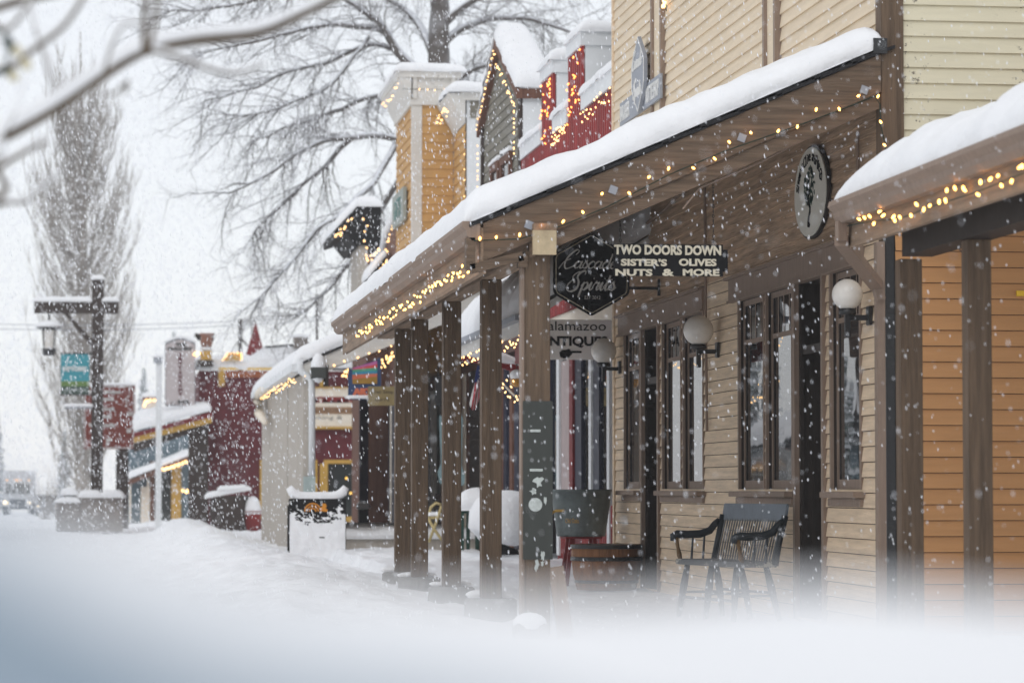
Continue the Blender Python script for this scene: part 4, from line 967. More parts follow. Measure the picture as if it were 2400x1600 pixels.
for x_ in (XT + .02, XT2 - .0): MB().box((x_ - .04, YT - .09, ZT - .46), (x_ + .03, YT - .041, ZT - .1)).build('cornice_stile', WHITE, yt)
MB().box((XT - .27, YT - .12, ZT - .1), (XT2 + .12, YTf + .2, ZT)).build('cornice', WHITE, yt)
MB().prism([(XT - .25, YT - .1, ZT - .1), (XT - .05, YT - .1, ZT - .1), (XT - .05, YT - .1, ZT - .48)], (0, YTf - YT + .2, 0)).build('cornice_bracket', WHITE, yt)
snow_slab((XT - .32, YT - .16, ZT), (XT2 + .2, YT - .16, ZT), (XT2 + .2, YTf + .3, ZT), (XT - .32, YTf + .3, ZT), .17, .16, .07, 51, over=.04).build('snow_cap', SNOW, yt, True)
# lower nearer wing
XN = XT2 + .02; YN0 = Yat(1092, XN) ; ZN = onX(1085, 226, XN).z
siding(MB(), 'X', XN, YN0, YT - .02, 3.5, ZN - .5, (), .15, .018).build('wing_siding', YEL, yt)
XN2 = onY(1134, 400, YN0).x
MB().box((XN + .01, YN0 + .0, 3.3), (XN2, YT - .02, ZN - .1)).build('wing_return', WHITE_C, yt)
MB().box((XN - .1, YN0 - .06, ZN - .13), (XN2 + .08, YT - .05, ZN)).build('wing_cornice', WHITE, yt)
MB().box((XN + .06, YN0 - .015, ZN - .42), (XN2 - .06, YN0 - .002, ZN - .14)).build('recessed_panel', GREYS, yt)
snow_slab((XN - .3, YN0 - .12, ZN), (XN2 + .15, YN0 - .12, ZN), (XN2 + .15, YT - .1, ZN), (XN - .3, YT - .1, ZN), .18, .16, .06, 52, over=.04).build('snow_cap', SNOW, yt, True)
MB().prism([(XN - .3, YN0 - .05, ZN - .02), (XN - .02, YN0 - .05, ZN - .02), (XN - .02, YN0 - .05, ZN - .5)], (0, YT - YN0, 0)).build('cornice_bracket', WHITE, yt)
MB().box((XN - .12, YN0 - 1.5, 4.85), (XN + .2, YN0, 5.05)).build('low_ledge', BROWNR, yt)
snow_slab((XN - .15, YN0 - 1.5, 5.05), (XN + .25, YN0 - 1.5, 5.05), (XN + .25, YN0, 5.05), (XN - .15, YN0, 5.05), .2, .15, .06, 53).build('snow_cap', SNOW, yt, True)
light_string('faint pale bulbs under the cornice of the yellow tower', along((XT - .27, YTf, ZT - .25), (XT - .27, YT - .15, ZT - .25), 14, .08) + along((XT, YT - .1, ZT - .3), (XT2 - .1, YT - .1, ZT - .3), 4, .02), [(XT - .2, YT - .1, ZT - .3), (XT2 - .2, YT - .1, ZT - .3), (XT2 - .2, YT - .1, ZT - .75)], .0095, BULB_F)
light_string('pale mini lights under the lower cornice of the yellow shop', along((XN - .31, YT, ZN - .32), (XN - .31, YN0 - .1, ZN - .28), 20, .1) + along((XN - .03, YN0, ZN - .7), (XN - .03, YN0, 4.9), 9, .05), [], .0095, BULB_F)
light_string('pale mini lights along the low snowy ledge right of the yellow shop', along((XN - .16, YN0 - 1.5, 4.78), (XN - .16, YN0 + .3, 4.75), 24, .07), [], .0095, BULB_F)
ys_ = (Yat(957, XT), Yat(931, XT)); 
t = thing('wall_sign', 'weathered grey green board on the street side of the yellow tower', 'sign', onX(944, 490, XT))
MB().box((XT - .10, ys_[0], onX(944, 528, XT).z), (XT - .04, ys_[1], onX(944, 452, XT).z)).build('board', mat('grey_green_board', (.33, .36, .33), .7, .12, 4), t)
text('GIFTS', .3, mat('faded_teal', (.12, .24, .22), .7), t, (XT - .105, sum(ys_) / 2, onX(944, 490, XT).z), right=(0, -1, 0), width=1.2, height=.35)
# ================================================================== white trimmed porch shop beyond the near porch
X3 = 2.82; Y3 = Yd(45.2, 715); Z3 = onX(715, 848, X3).z; sl3 = .42; XW3 = 5.5
Y3f = Yat(600, X3 - .1)
p3 = thing('shop_building', 'porch shop with white fascia, weathered grey plank side and a white downspout', 'building', (X3, Y3, 0))
def r3(x): return Z3 + (x - X3) * sl3
MB().prism([(X3 - .1, Y3, r3(X3 - .1)), (XW3, Y3, r3(XW3)), (XW3, Y3, r3(XW3) - .09), (X3 - .1, Y3, r3(X3 - .1) - .09)], (0, Y3f - Y3, 0)).build('porch_roof', WHITE, p3)
MB().prism([(X3 - .04, Y3 - .05, r3(X3 - .04) - .02), (XW3, Y3 - .05, r3(XW3) - .02), (XW3, Y3 - .05, r3(XW3) - .30), (X3 - .04, Y3 - .05, r3(X3 - .04) - .28)], (0, .04, 0)).build('rake_board', WHITE, p3)
MB().prism([(X3 - .12, Y3 - .08, r3(X3 - .12) + .02), (XW3, Y3 - .08, r3(XW3) + .02), (XW3, Y3 - .08, r3(XW3) - .018), (X3 - .12, Y3 - .08, r3(X3 - .12) - .018)], (0, Y3f - Y3, 0)).build('shingles', SHING, p3)
snow_slab((X3 - .2, Y3 - .05, r3(X3 - .2) + .02), (XW3, Y3 - .05, r3(XW3) + .02), (XW3, Y3f, r3(XW3) + .02), (X3 - .2, Y3f, r3(X3 - .2) + .02), .24, .2, .1, 61, over=.03, amp=.04).build('roof_snow', SNOW, p3, True)
MB().box((X3 - .21, Y3 - .04, r3(X3) - .15), (X3 - .05, Y3f, r3(X3) - .03)).build('gutter', WHITE_C, p3)
n = 9
for i in range(n):
    y0 = Y3 + .15 + (Y3f - Y3 - .4) * i / n; y1 = Y3 + .15 + (Y3f - Y3 - .4) * (i + 1) / n
    MB().box((X3 + rnd.uniform(-.012, .012), y0 + .015, -.15), (X3 + .05, y1 - .015, Z3 - .16)).build('wall_plank', GREYW, p3)
MB().box((X3 + .055, Y3 + .2, -.1), (X3 + .08, Y3f - .3, Z3 - .2)).build('inner_wall', CREAMP, p3)
MB().box((X3 - .03, Y3 + .02, -.1), (X3 + .12, Y3 + .14, Z3 - .12)).build('post', GREYW, p3)
a = onY(706, 852, Y3 - .08)
mb = MB(); pts = [onY(x, y, Y3 - .06) for x, y in ((703, 838), (703, 862), (708, 872), (722, 880), (730, 892), (731, 910), (731, 1118))]
mb.tube(pts, .052, 10).build('downspout', WHITE_C, p3, True)
boxp(712, 1116, 739, 1165, Y3 - .12, .1).build('meter_box', mat('pale_teal_box', (.38, .46, .45), .6, .06, 5), p3)
t = thing('flood_lamp', 'dark boxy lamp under a tall cap of snow beside the white downspout', 'lamp', onY(748, 870, Y3 - .3))
boxp(730, 860, 764, 886, Y3 - .35, .25).build('housing', mat('dark_green_grey', (.05, .055, .05), .5), t); boxp(758, 855, 770, 905, Y3 - .2, .05).build('bracket', DKBRN, t)
c = onY(747, 862, Y3 - .3); MB().ball((c.x, c.y + .08, c.z - .0), .12, 14, 8, (.95, 1.1, 1.9)).build('snow_cap', SNOW, t, True)
light_string('dense pale lights under the gutter above the grey planks', [Vector((X3 - .12, p.y, p.z)) for p in along((X3, Y3 + .4, Z3 - .24), (X3, Y3f - .1, Z3 - .2), 60, .06)], [], .010, BULB_F)
light_string('few pale bulbs along the white sloping fascia', [onY(x, y, Y3 - .09) for x, y in ((715, 880), (748, 862), (783, 856), (807, 846), (839, 838), (865, 828), (889, 823), (917, 811))], [onY(x, y, Y3 - .09) for x, y in ((715, 884), (783, 860), (839, 842), (889, 826), (930, 812))], .012, BULB_F)
light_string('bunch of yellow bulbs right of the colourful framed sign', [onY(rnd.gauss(x, 3), rnd.gauss(y, 3), Y3 + 3) for x, y in ((897, 860), (899, 855), (901, 848), (903, 838), (905, 835), (908, 840), (913, 838), (918, 834), (920, 830), (922, 838), (916, 842), (897, 856), (904, 850))], [], .016, BULB_F)
light_string('bunch of yellow bulbs left of the colourful framed sign', [onY(rnd.gauss(x, 2), rnd.gauss(y, 2), Y3 + 3) for x, y in ((803, 878), (807, 877), (810, 874), (813, 871), (816, 868), (811, 879), (816, 875))], [], .017, BULB_F)
# scroll edged ornament at the far end
MB().tube([onX(x, y, X3 - .15) for x, y in ((632, 908), (618, 912), (608, 922), (604, 940), (609, 952), (606, 968), (614, 978), (622, 990))], [.05, .08, .09, .09, .07, .09, .08, .05], 8).build('carved_bracket', CREAMP, p3, True)
# shop front under the porch
strip3 = lambda a, b, z0, z1, out, m, nm, X=XW3: MB().box((X - out, Yat(b, X), z0), (X - out + .06, Yat(a, X), z1)).build(nm, m, p3)
MB().box((XW3 + .1, Y3, .0), (XW3 + .5, Yat(845, XW3), 4.6)).build('inner_wall', BROWNR, p3)
strip3(850, 1045, .15, .95, -.0, BROWNR, 'dado_panel'); strip3(850, 1045, 2.75, 4.2, .02, BROWNR, 'upper_panel'); strip3(850, 1045, .95, 2.75, -.05, GLASS_F, 'window_pane')
for i, (a, b, m) in enumerate(((866, 874, CREAMP), (880, 884, GREYW), (893, 902, BROWNR), (906, 916, NAVY), (917, 921, CREAMP), (921, 930, NAVY), (961, 968, CREAMP), (1003, 1012, DKBRN), (1012, 1020, WHITE), (1037, 1048, BROWNR))): strip3(a, b, .2, 2.75, .03, m, 'window_frame')
MB().box((3.42, Y3 + .45, -.05), (XW3, Y3 + 9, .27)).build('boardwalk', GREYW, p3)
snow_slab((3.36, Y3 + .38, .27), (XW3, Y3 + .38, .27), (XW3, Y3 + 9, .27), (3.36, Y3 + 9, .27), .15, .12, .10, 71, amp=.05).build('snow', SNOW, p3, True)
YP = Yd(58, 850)
t = thing('purple_post', 'dark purple square post standing left of the far shop window', 'post', onY(852, 1200, YP)); boxp(843, 930, 863, 1232, YP, .15).build('shaft', PURP, t)
t = thing('planter_box', 'small black planter box with a snow cap at the foot of the purple post', 'planter', onY(851, 1225, YP - .3)); boxp(841, 1192, 864, 1232, YP - .35, .25).build('box', BLACK, t)
a, b = onY(838, 1192, YP - .38), onY(866, 1192, YP - .38); snow_slab((a.x, a.y, a.z), (b.x, a.y, a.z), (b.x, a.y + .32, a.z), (a.x, a.y + .32, a.z), .14, .1, .05, 4).build('snow_cap', SNOW, t, True)
t = thing('door_lantern', 'narrow black hanging lantern seen between the brown porch posts', 'lantern', onY(1027, 900, Y3 + .5))
boxp(1020, 882, 1036, 950, Y3 + .5, .09).build('body', BLACKM, t); MB().tube([onY(1027, 885, Y3 + .54), onY(1027, 858, Y3 + .54)], .012, 5).build('hanger', BLACKM, t)
t = thing('ornate_panel', 'tall pale panel with blue-green scrolled edges behind the third brown post', 'panel', onY(1058, 1100, Y3 - 2))
P = [(1030, 972), (1036, 975), (1050, 968), (1080, 968), (1085, 980), (1082, 1090), (1090, 1115), (1088, 1135), (1078, 1140), (1040, 1140), (1030, 1130), (1026, 1105), (1034, 1085), (1030, 1000)]
MB().prism([onY(x, y, Y3 - 1.6) for x, y in P], (0, .03, 0)).build('edge', mat('blue_green_scroll', (.20, .30, .32), .6), t)
MB().prism([onY(x, y, Y3 - 1.64) for x, y in ((1037, 985), (1078, 985), (1075, 1100), (1040, 1100))], (0, .02, 0)).build('panel_face', GREYW, t)

# colourful framed sign and the smaller olive board
YA = Y3 - .22
t = thing('hanging_sign', 'navy framed sign with bright wavy colour bands and orange letters', 'sign', onY(855, 890, YA))
MB().prism([onY(x, y, YA) for x, y in ((817, 862), (823, 866), (860, 850), (884, 843), (888, 838), (893, 838), (893, 905), (866, 905), (866, 936), (816, 936))], (0, .06, 0)).build('frame', mat('blue_frame', (.03, .06, .15), .5), t)
bands = [((826, 862), (884, 845), (884, 853), (826, 865), (.45, .12, .30)), ((826, 865), (884, 853), (884, 861), (826, 871), (.60, .07, .07)), ((826, 866), (884, 861), (884, 868), (826, 872), (.08, .32, .20)), ((826, 872), (884, 868), (884, 875), (826, 879), (.04, .25, .38)), ((826, 878), (884, 875), (884, 883), (826, 889), (.62, .16, .08)), ((826, 889), (884, 882), (884, 899), (826, 899), (.34, .19, .03))]
for i, (a, b, c, d, col) in enumerate(bands): MB().prism([onY(*q, YA - .012 - .002 * i) for q in (a, b, c, d)], (0, .008, 0)).build('colour_band', mat('sign_band', col, .6, .25, 4), t)
stext('ART', 826, 909, 873, 926, mat('coral_lettering', (.62, .16, .08), .6), .01, YA, t)
a, b = onY(812, 934, YA), onY(868, 934, YA); snow_slab((a.x, a.y - .04, a.z), (b.x, a.y - .04, a.z), (b.x, a.y + .08, a.z), (a.x, a.y + .08, a.z), .05, .05, .05, 9).build('snow', SNOW, t, True)
t = thing('hanging_sign', 'plain olive brown board with faint writing, hanging beside the leftmost porch post', 'sign', onY(894, 925, YA - .12))
boxp(863, 905, 926, 950, YA - .12, .05).build('board', mat('olive_board', (.26, .20, .09), .7, .15, 5), t)
FAINT = mat('dark_olive_lettering', (.09, .07, .04), .7)
stext('Trail Stop', 868, 914, 922, 924, FAINT, 0, YA - .12, t); stext('GIFTS', 878, 934, 912, 940, FAINT, 0, YA - .12, t)

# ================================================================== black corniced shop and brown gable beyond the yellow tower
D5 = 60.5; Y5 = Yd(D5, 850); bk = thing('shop_building', 'shop with a heavy black bracketed cornice topped with snow and a brown gable', 'building', onY(850, 700, Y5))
a, b = onY(834, 484, Y5), onY(893, 575, Y5)
MB().box((a.x, Y5, b.z), (b.x, Y5 + 3.5, a.z)).build('cornice_block', BLACK, bk)
P = [onY(x, y, Y5) for x, y in ((834, 495), (784, 541), (786, 556), (812, 548), (836, 580))]; MB().prism([p + Vector((0, .02, 0)) for p in P], (0, 3.4, 0)).build('cornice_bracket', BLACK, bk)
MB().prism([onY(x, y, Y5 + .03) for x, y in ((815, 550), (835, 574), (880, 574), (870, 560)) ] , (0, .5, 0)).build('soffit_block', BLACK, bk)
snow_slab((onY(782, 540, Y5).x, Y5 - .05, onY(782, 541, Y5).z), (a.x + .02, Y5 - .05, a.z), (a.x + .02, Y5 + 3.5, a.z), (onY(782, 540, Y5).x, Y5 + 3.5, onY(782, 541, Y5).z), .2, .15, .08, 13, edge=(1, 0, 1, 1)).build('snow', SNOW, bk, True)
snow_slab((a.x - .05, Y5 - .05, a.z), (b.x + .03, Y5 - .05, a.z), (b.x + .03, Y5 + 3.5, a.z), (a.x - .05, Y5 + 3.5, a.z), .22, .18, .08, 14).build('snow', SNOW, bk, True)
boxp(840, 575, 862, 710, Y5 + .1, 2).build('pier', BROWNR if False else GREYW, bk)
MB().box((onY(862, 575, Y5).x, Y5 + .15, 0), (onY(925, 575, Y5).x + .5, Y5 + 4, onY(862, 600, Y5).z)).build('inner_wall', BROWNR, bk)
Y6 = Yd(57, 890); MB().prism([onY(x, y, Y6) for x, y in ((862, 655), (905, 600), (905, 700), (862, 720))], (0, 1.5, 0)).build('low_gable', BLACK, bk)
p, q = onY(862, 652, Y6), onY(906, 598, Y6); snow_slab((p.x, p.y - .05, p.z), (q.x, q.y - .05, q.z), (q.x, q.y + 1.5, q.z), (p.x, p.y + 1.5, p.z), .17, .12, .07, 17, edge=(1, 1, 1, 0)).build('snow', SNOW, bk, True)
X7 = 5.2; P = [onX(x, y, X7) for x, y in ((927, 508), (905, 560), (896, 620), (893, 700), (927, 700))]; MB().prism(P, (.3, 0, 0)).build('brown_gable', BROWNR, bk)
MB().tube([onX(x, y, X7 - .03) + Vector((0, 0, .1)) for x, y in ((928, 506), (905, 556), (895, 618))], .08, 8).build('snow', SNOW, bk, True)
light_string('yellow lights under the overhang of the black cornice', [onY(rnd.gauss(x, 2), rnd.gauss(y, 2), Y5 - .05) for x, y in ((786, 554), (790, 551), (795, 550), (799, 545), (803, 540), (805, 536), (808, 532), (817, 522), (793, 547), (800, 541), (825, 518), (853, 513), (860, 528), (854, 543), (853, 563), (858, 580), (858, 597))], [], .016, BULB_F)
light_string('yellow lights along the brown gable edge left of the yellow tower', [onX(rnd.gauss(x, 1.5), rnd.gauss(y, 3), X7 - .05) for x, y in ((922, 510), (926, 527), (921, 532), (918, 537), (913, 549), (911, 555), (912, 563), (909, 568), (906, 580), (909, 591), (908, 611))], [], .014, BULB_F)
light_string('yellow lights under the low snowy black gable', [onY(rnd.gauss(x, 2), rnd.gauss(y, 2), Y6 - .05) for x, y in ((859, 612), (860, 605), (864, 610), (872, 600), (878, 597), (884, 592), (890, 588), (889, 584), (868, 607), (895, 625), (898, 622), (903, 618), (908, 612), (900, 626), (893, 630), (905, 620))], [], .015, BULB_F)

# ================================================================== maroon restaurant across the end of the block
D8 = 75.; Y8 = Yd(D8, 600); g = thing('restaurant_building', 'long maroon restaurant with mustard trim, snowy roof and red turret', 'building', onY(640, 1240, Y8))
a, b = onY(468, 868, Y8), onY(905, 1250, Y8)
mb = siding(MB(), 'Y', Y8, a.x, b.x, b.z, a.z, (), .16, .015); mb.box((a.x, Y8 + .01, b.z), (b.x, Y8 + 9, a.z)); mb.build('wall', MAROON, g)
MB().box((a.x - .01, Y8 + .02, b.z), (a.x + .02, Y8 + 9, a.z)).build('side_wall', MAROON, g)
snow_slab((a.x - .15, Y8 - .1, a.z), (b.x, Y8 - .1, a.z + .1), (b.x, Y8 + 3, a.z + .3), (a.x - .15, Y8 + 3, a.z + .2), .28, .2, .12, 19, amp=.12).build('roof_snow', SNOW, g, True)
Yr = Y8 + 3; p = [onY(x, y, Yr) for x, y in ((560, 852), (622, 810), (760, 800), (905, 800), (905, 860))]; MB().prism(p, (0, 3, 0)).build('roof_snow', SNOW, g)
p = [onY(x, y, Yr - .03) for x, y in ((622, 811), (760, 801), (760, 805), (622, 815))]; MB().prism(p, (0, .05, 0)).build('ridge', SHING, g)
c = onY(598, 835, Yr + .8); tp = onY(599, 752, Yr + .8)
MB().prism([(c.x - .24, c.y - .24, c.z - .3), (c.x + .24, c.y - .24, c.z - .3), (c.x + .24, c.y + .24, c.z - .3), (c.x - .24, c.y + .24, c.z - .3)], (0, 0, .3)).build('turret_base', MAROON, g)
k = MB(); q = [(c.x - .25, c.y - .25, c.z), (c.x + .25, c.y - .25, c.z), (c.x + .25, c.y + .25, c.z), (c.x - .25, c.y + .25, c.z)]
for i in range(4): k.poly([q[i], q[(i + 1) % 4], tp])
k.build('turret_roof', REDT, g)
boxp(690, 790, 722, 815, Yr - .4, .5).build('chimney', STONE, g); a2, b2 = onY(688, 790, Yr - .42), onY(724, 790, Yr - .42); snow_slab((a2.x, a2.y, a2.z), (b2.x, a2.y, a2.z), (b2.x, a2.y + .5, a2.z), (a2.x, a2.y + .5, a2.z), .1, .1, .06, 2).build('snow_cap', SNOW, g, True)
boxp(513, 861, 720, 867, Y8 - .12, .1).build('fascia_trim', GOLD, g); boxp(512, 867, 527, 905, Y8 - .1, .08).build('trim_post', MUSTARD, g); boxp(527, 868, 720, 885, Y8 - .05, .04).build('soffit_panel', mat('orange_panel', (.35, .10, .03), .6), g)
# lower windows with mustard frames
for px0, px1 in ((618, 735), (768, 850)):
    w = boxp(px0 - 9, 1077, px1 + 9, 1086, Y8 - .08, .07).build('window', MUSTARD, g)
    boxp(px0, 1086, px1, 1215, Y8 - .03, .02).build('pane', GLASS_F, w)
    for x_ in (px0 - 9, px1): boxp(x_, 1086.2, x_ + 9, 1215, Y8 - .078, .06).build('frame', MUSTARD, w)
boxp(750, 1086, 768, 1210, Y8 - .12, .1).build('pillar', MUSTARD, g); boxp(738, 1210, 905, 1222, Y8 - .1, .08).build('sill', MUSTARD, g)
LAMP = emis('indoor_lamp', (1, .6, .12), 1.6, False)
for x_, y_, r_ in ((834, 1108, .07), (830, 1158, .045), (822, 1155, .03), (812, 1120, .03)): p = onY(x_, y_, Y8 - .06); MB().ball(p, r_, 10, 6).build('lit_lamp', LAMP, g, True)
# name board
t = thing('name_board', 'cream fascia board with maroon capitals over a brown band on the maroon wall', 'sign', onY(790, 960, Y8 - .1))
boxp(712, 909, 849, 1002, Y8 - .14, .1).build('board', CREAMP, t); boxp(712, 953, 846, 970, Y8 - .16, .02).build('band', mat('brown_band', (.34, .20, .11), .6), t); boxp(712, 906, 850, 910, Y8 - .2, .15).build('moulding', MUSTARD, t); boxp(712, 999, 850, 1005, Y8 - .2, .15).build('moulding', MUSTARD, t)
stext('GALLERY', 711, 929, 862, 944, mat('maroon_lettering', (.25, .02, .02), .5), .02, Y8 - .143, t)
stext('RESTAURANT', 716, 957, 838, 966, mat('brown_lettering', (.17, .09, .05), .5), .0, Y8 - .163, t); stext('Smoking &', 703, 973, 803, 985, mat('grey_lettering', (.30, .28, .24), .5), .0, Y8 - .143, t)
t = thing('sign_bracket', 'small gold bracket block above the cream name board', 'bracket', onY(757, 897, Y8 - .2)); boxp(750, 890, 765, 905, Y8 - .25, .2).build('block', MUSTARD, t, bevel=.01)
# porch on its left
Y9 = Y8 - 1.5; P = lambda L_, Y=Y9: [onY(x, y, Y) for x, y in L_]
MB().prism(P([(314, 1014), (497, 965), (497, 976), (314, 1024)]), (0, 2.5, 0)).build('porch_fascia', REDT, g); MB().prism(P([(314, 1024), (497, 976), (497, 990), (314, 1037)], Y9 + .03), (0, .1, 0)).build('porch_trim', MUSTARD, g)
MB().prism(P([(314, 1038), (497, 990), (480, 1003), (314, 1058)], Y9 + .1), (0, 2.0, 0)).build('porch_soffit', DARKW, g)
q0, q1 = onY(314, 1010, Y9), onY(495, 962, Y9)
snow_slab((q0.x, Y9 - .05, q0.z), (q1.x, Y9 - .05, q1.z), (q1.x, Y9 + 2.4, q1.z + .1), (q0.x, Y9 + 2.4, q0.z + .35), .22, .18, .1, 23, amp=.06).build('porch_snow', SNOW, g, True)
boxp(443, 985, 487, 1245, Y9 + .3, .45).build('porch_post', DARKW, g)
# vertical sign
t = thing('projecting_sign', 'tall pale sign with an arched top and vertical lettering beside the maroon wall', 'sign', onY(422, 880, Y8 - .6))
P = [(387, 950), (387, 806)] + [(387 + 71 * i / 10, 806 - 12 * math.sin(math.pi * i / 10)) for i in range(11)] + [(458, 806), (458, 962), (448, 962), (436, 954), (428, 950)]
MB().prism([onY(x, y, Y8 - .6) for x, y in P], (0, .1, 0)).build('edge', mat('slate_edge', (.12, .13, .16), .6), t)
cx_, cy_ = 422.5, 878; MB().prism([onY(cx_ + (x - cx_) * .96, cy_ + (y - cy_) * .975, Y8 - .62) for x, y in P], (0, .03, 0)).build('face', mat('pale_grey_board', (.50, .45, .45), .6, .06, 3), t)
SL = mat('charcoal_lettering', (.10, .10, .10), .6)
stext('THE', 411, 803, 436, 811, SL, .01, Y8 - .625, t); stext('GALLERY', 392, 813, 453, 821, SL, .01, Y8 - .625, t); stext('BAR', 416, 937, 446, 946, SL, .01, Y8 - .625, t); stext('and', 399, 940, 411, 945, SL, .0, Y8 - .625, t)
ML = mat('plum_lettering', (.13, .04, .05), .6)
for i, ch in enumerate('RESTAURANT'): stext(ch, 418, 827 + i * 10.3, 427, 835 + i * 10.3, ML, .01, Y8 - .625, t)
a, b = onY(385, 803, Y8 - .62), onY(460, 803, Y8 - .62); MB().tube([onY(x, y, Y8 - .55) + Vector((0, 0, .04)) for x, y in P[1:14]], .05, 6).build('snow_cap', SNOW, t, True)
# pot shaped finial on a lantern post
t = thing('pot_finial', 'jug shaped roof ornament with snow above a small gold lantern', 'ornament', onY(484, 830, Y8 - .3))
c = onY(484, 796, Y8 - .3); MB().lathe((c.x, c.y, c.z), [(.12, -.19), (.16, -.05), (.15, .08), (.19, .16)], 14).build('jug', mat('copper_brown', (.28, .13, .09), .5), t, True)
MB().tube([onY(x, y, Y8 - .3) for x, y in ((496, 784), (502, 782), (500, 795), (494, 808))], .02, 6).build('handle', BLACKM, t, True); MB().tube([onY(x, y, Y8 - .3) for x, y in ((470, 795), (462, 786), (456, 784))], [.07, .06, .04], 8).build('spout', DKBRN, t, True)
MB().ball(onY(483, 817, Y8 - .3), .16, 12, 6, (1, 1, .4)).build('snow_cap', SNOW, t, True); boxp(470, 822, 496, 843, Y8 - .4, .3).build('lantern', MUSTARD, t); boxp(462, 843, 500, 858, Y8 - .38, .26).build('base', DARKW, t)
light_string('yellow bulbs at the top right corner of the tall pale sign', [onY(x, y, Y8 - .66) for x, y in ((455, 830), (459, 826), (463, 829), (468, 828), (461, 833))], [], .022, BULB_F)
t = thing('gold_sign', 'small gold star shaped awning sign strung with lights on the maroon roof', 'sign', onY(540, 838, Y8 - .15))
MB().prism([onY(x, y, Y8 - .2) for x, y in ((535, 826), (568, 826), (567, 845), (520, 845))], (0, .06, 0)).build('board', MUSTARD, t)
light_string('yellow bulbs edging the gold awning sign', [onY(x, y, Y8 - .23) for x, y in ((522, 843), (526, 838), (530, 833), (534, 828), (541, 827), (549, 827), (557, 827), (565, 828), (566, 835), (566, 842))], [], .019, BULB_F)
# things on the walk
t = thing('snowy_barrel', 'dark brown wide planter barrel under slanting snowy boards by the maroon wall', 'planter', onY(540, 1235, Y8 - 4)); YQ = Y8 - 4
c = onY(538, 1235, YQ); MB().lathe((c.x, YQ, -.05), [(.38, 0), (.47, .5), (.45, .92)], 18).build('barrel', DARKW, t)
for (x0, y0, x1, y1, T) in ((483, 1168, 588, 1148, .14), (512, 1150, 578, 1146, .12)):
    p, q = onY(x0, y0, YQ - .4), onY(x1, y1, YQ - .4); snow_slab((p.x, YQ - .4, p.z), (q.x, YQ - .4, q.z), (q.x, YQ + .4, q.z), (p.x, YQ + .4, p.z), T, .1, .08, x0, amp=.04).build('snow', SNOW, t, True)
t = thing('red_pot', 'red tapered pot heaped with snow right of the dark barrel', 'planter', onY(592, 1228, YQ)); c = onY(592, 1228, YQ - .2)
MB().lathe((c.x, c.y, -.02), [(.13, 0), (.22, .50), (.24, .52), (.2, .50)], 16).build('pot', REDM, t, True)
MB().lathe((c.x, c.y, .48), [(.23, -.04), (.2, .10), (.15, .26), (.06, .36), (.01, .38)], 14).build('snow', SNOW, t, True)

# ================================================================== sandwich board buried in snow
YB_ = Yd(43, 745); t = thing('sandwich_board', 'black sandwich board plastered with snow, an orange emblem showing at the top', 'sandwich board', onY(745, 1300, YB_))
a, b = onY(677, 1168, YB_), onY(811, 1310, YB_); 
brd = peel_mat('snow_plastered_board', (.03, .033, .04), (.80, .83, .88), (1, 1, 1), .34, 7)
MB().box((a.x, YB_, b.z - .1), (b.x, YB_ + .03, a.z)).build('front_panel', BLACK, t); MB().box((a.x, YB_ + .35, b.z - .1), (b.x, YB_ + .38, a.z - .1)).build('rear_panel', BLACK, t)
# clinging snow layer with a ragged upper edge
mb = MB(); nx, nz = 80, 96; X0, X1, Z0, Z1 = a.x + .012, b.x - .012, b.z - .02, a.z - .02
keep = {}
for j in range(nz + 1):
    for i in range(nx + 1):
        u, v = i / nx, j / nz; x = X0 + (X1 - X0) * u; z = Z0 + (Z1 - Z0) * v
        th = .03 * (1 - v) + .012 + .012 * noise.noise(Vector((x * 9, z * 9, 4)))
        mb.v.append(Vector((x, YB_ - max(.003, th), z)))
        edge_ = .72 + .18 * abs(2 * u - 1) ** 2 + .30 * noise.noise(Vector((x * 9, z * 22, 1))) + .28 * noise.noise(Vector((x * 26, z * 60, 2)))
        keep[(i, j)] = v < edge_
for j in range(nz):
    for i in range(nx):
        if keep[(i, j)] and keep[(i + 1, j)] and keep[(i, j + 1)]: k = j * (nx + 1) + i; mb.f.append([k, k + 1, k + nx + 2, k + nx + 1])
mb.build('clinging_snow', SNOW, t, True)
mb = MB(); cz = a.z + .01
pts = [(677 + 134 * i / 16, 1166 - (22 * (abs(i - 8) / 8) ** 6) - 3) for i in range(17)]
mb.tube([onY(x, y, YB_ + .06) for x, y in pts], [.07 if 0 < i < 16 else .05 for i in range(17)], 10).build('snow_ridge', SNOW, t, True)
OR = mat('orange_emblem', (.72, .28, .02), .5)
for r_ in (.115, .08, .045): MB().tube([(onY(733, 1198, YB_).x + r_ * math.cos(q), YB_ - .004, onY(733, 1198, YB_).z + r_ * math.sin(q)) for q in [math.pi * i / 12 for i in range(13)]], .011, 5).build('emblem_arc', OR, t)
MB().prism([onY(x, y, YB_ - .004) for x, y in ((752, 1197), (751, 1189), (756, 1185), (754, 1180), (763, 1179), (766, 1186), (763, 1190), (768, 1194), (766, 1199))], (0, .003, 0)).build('emblem_bird', OR, t)
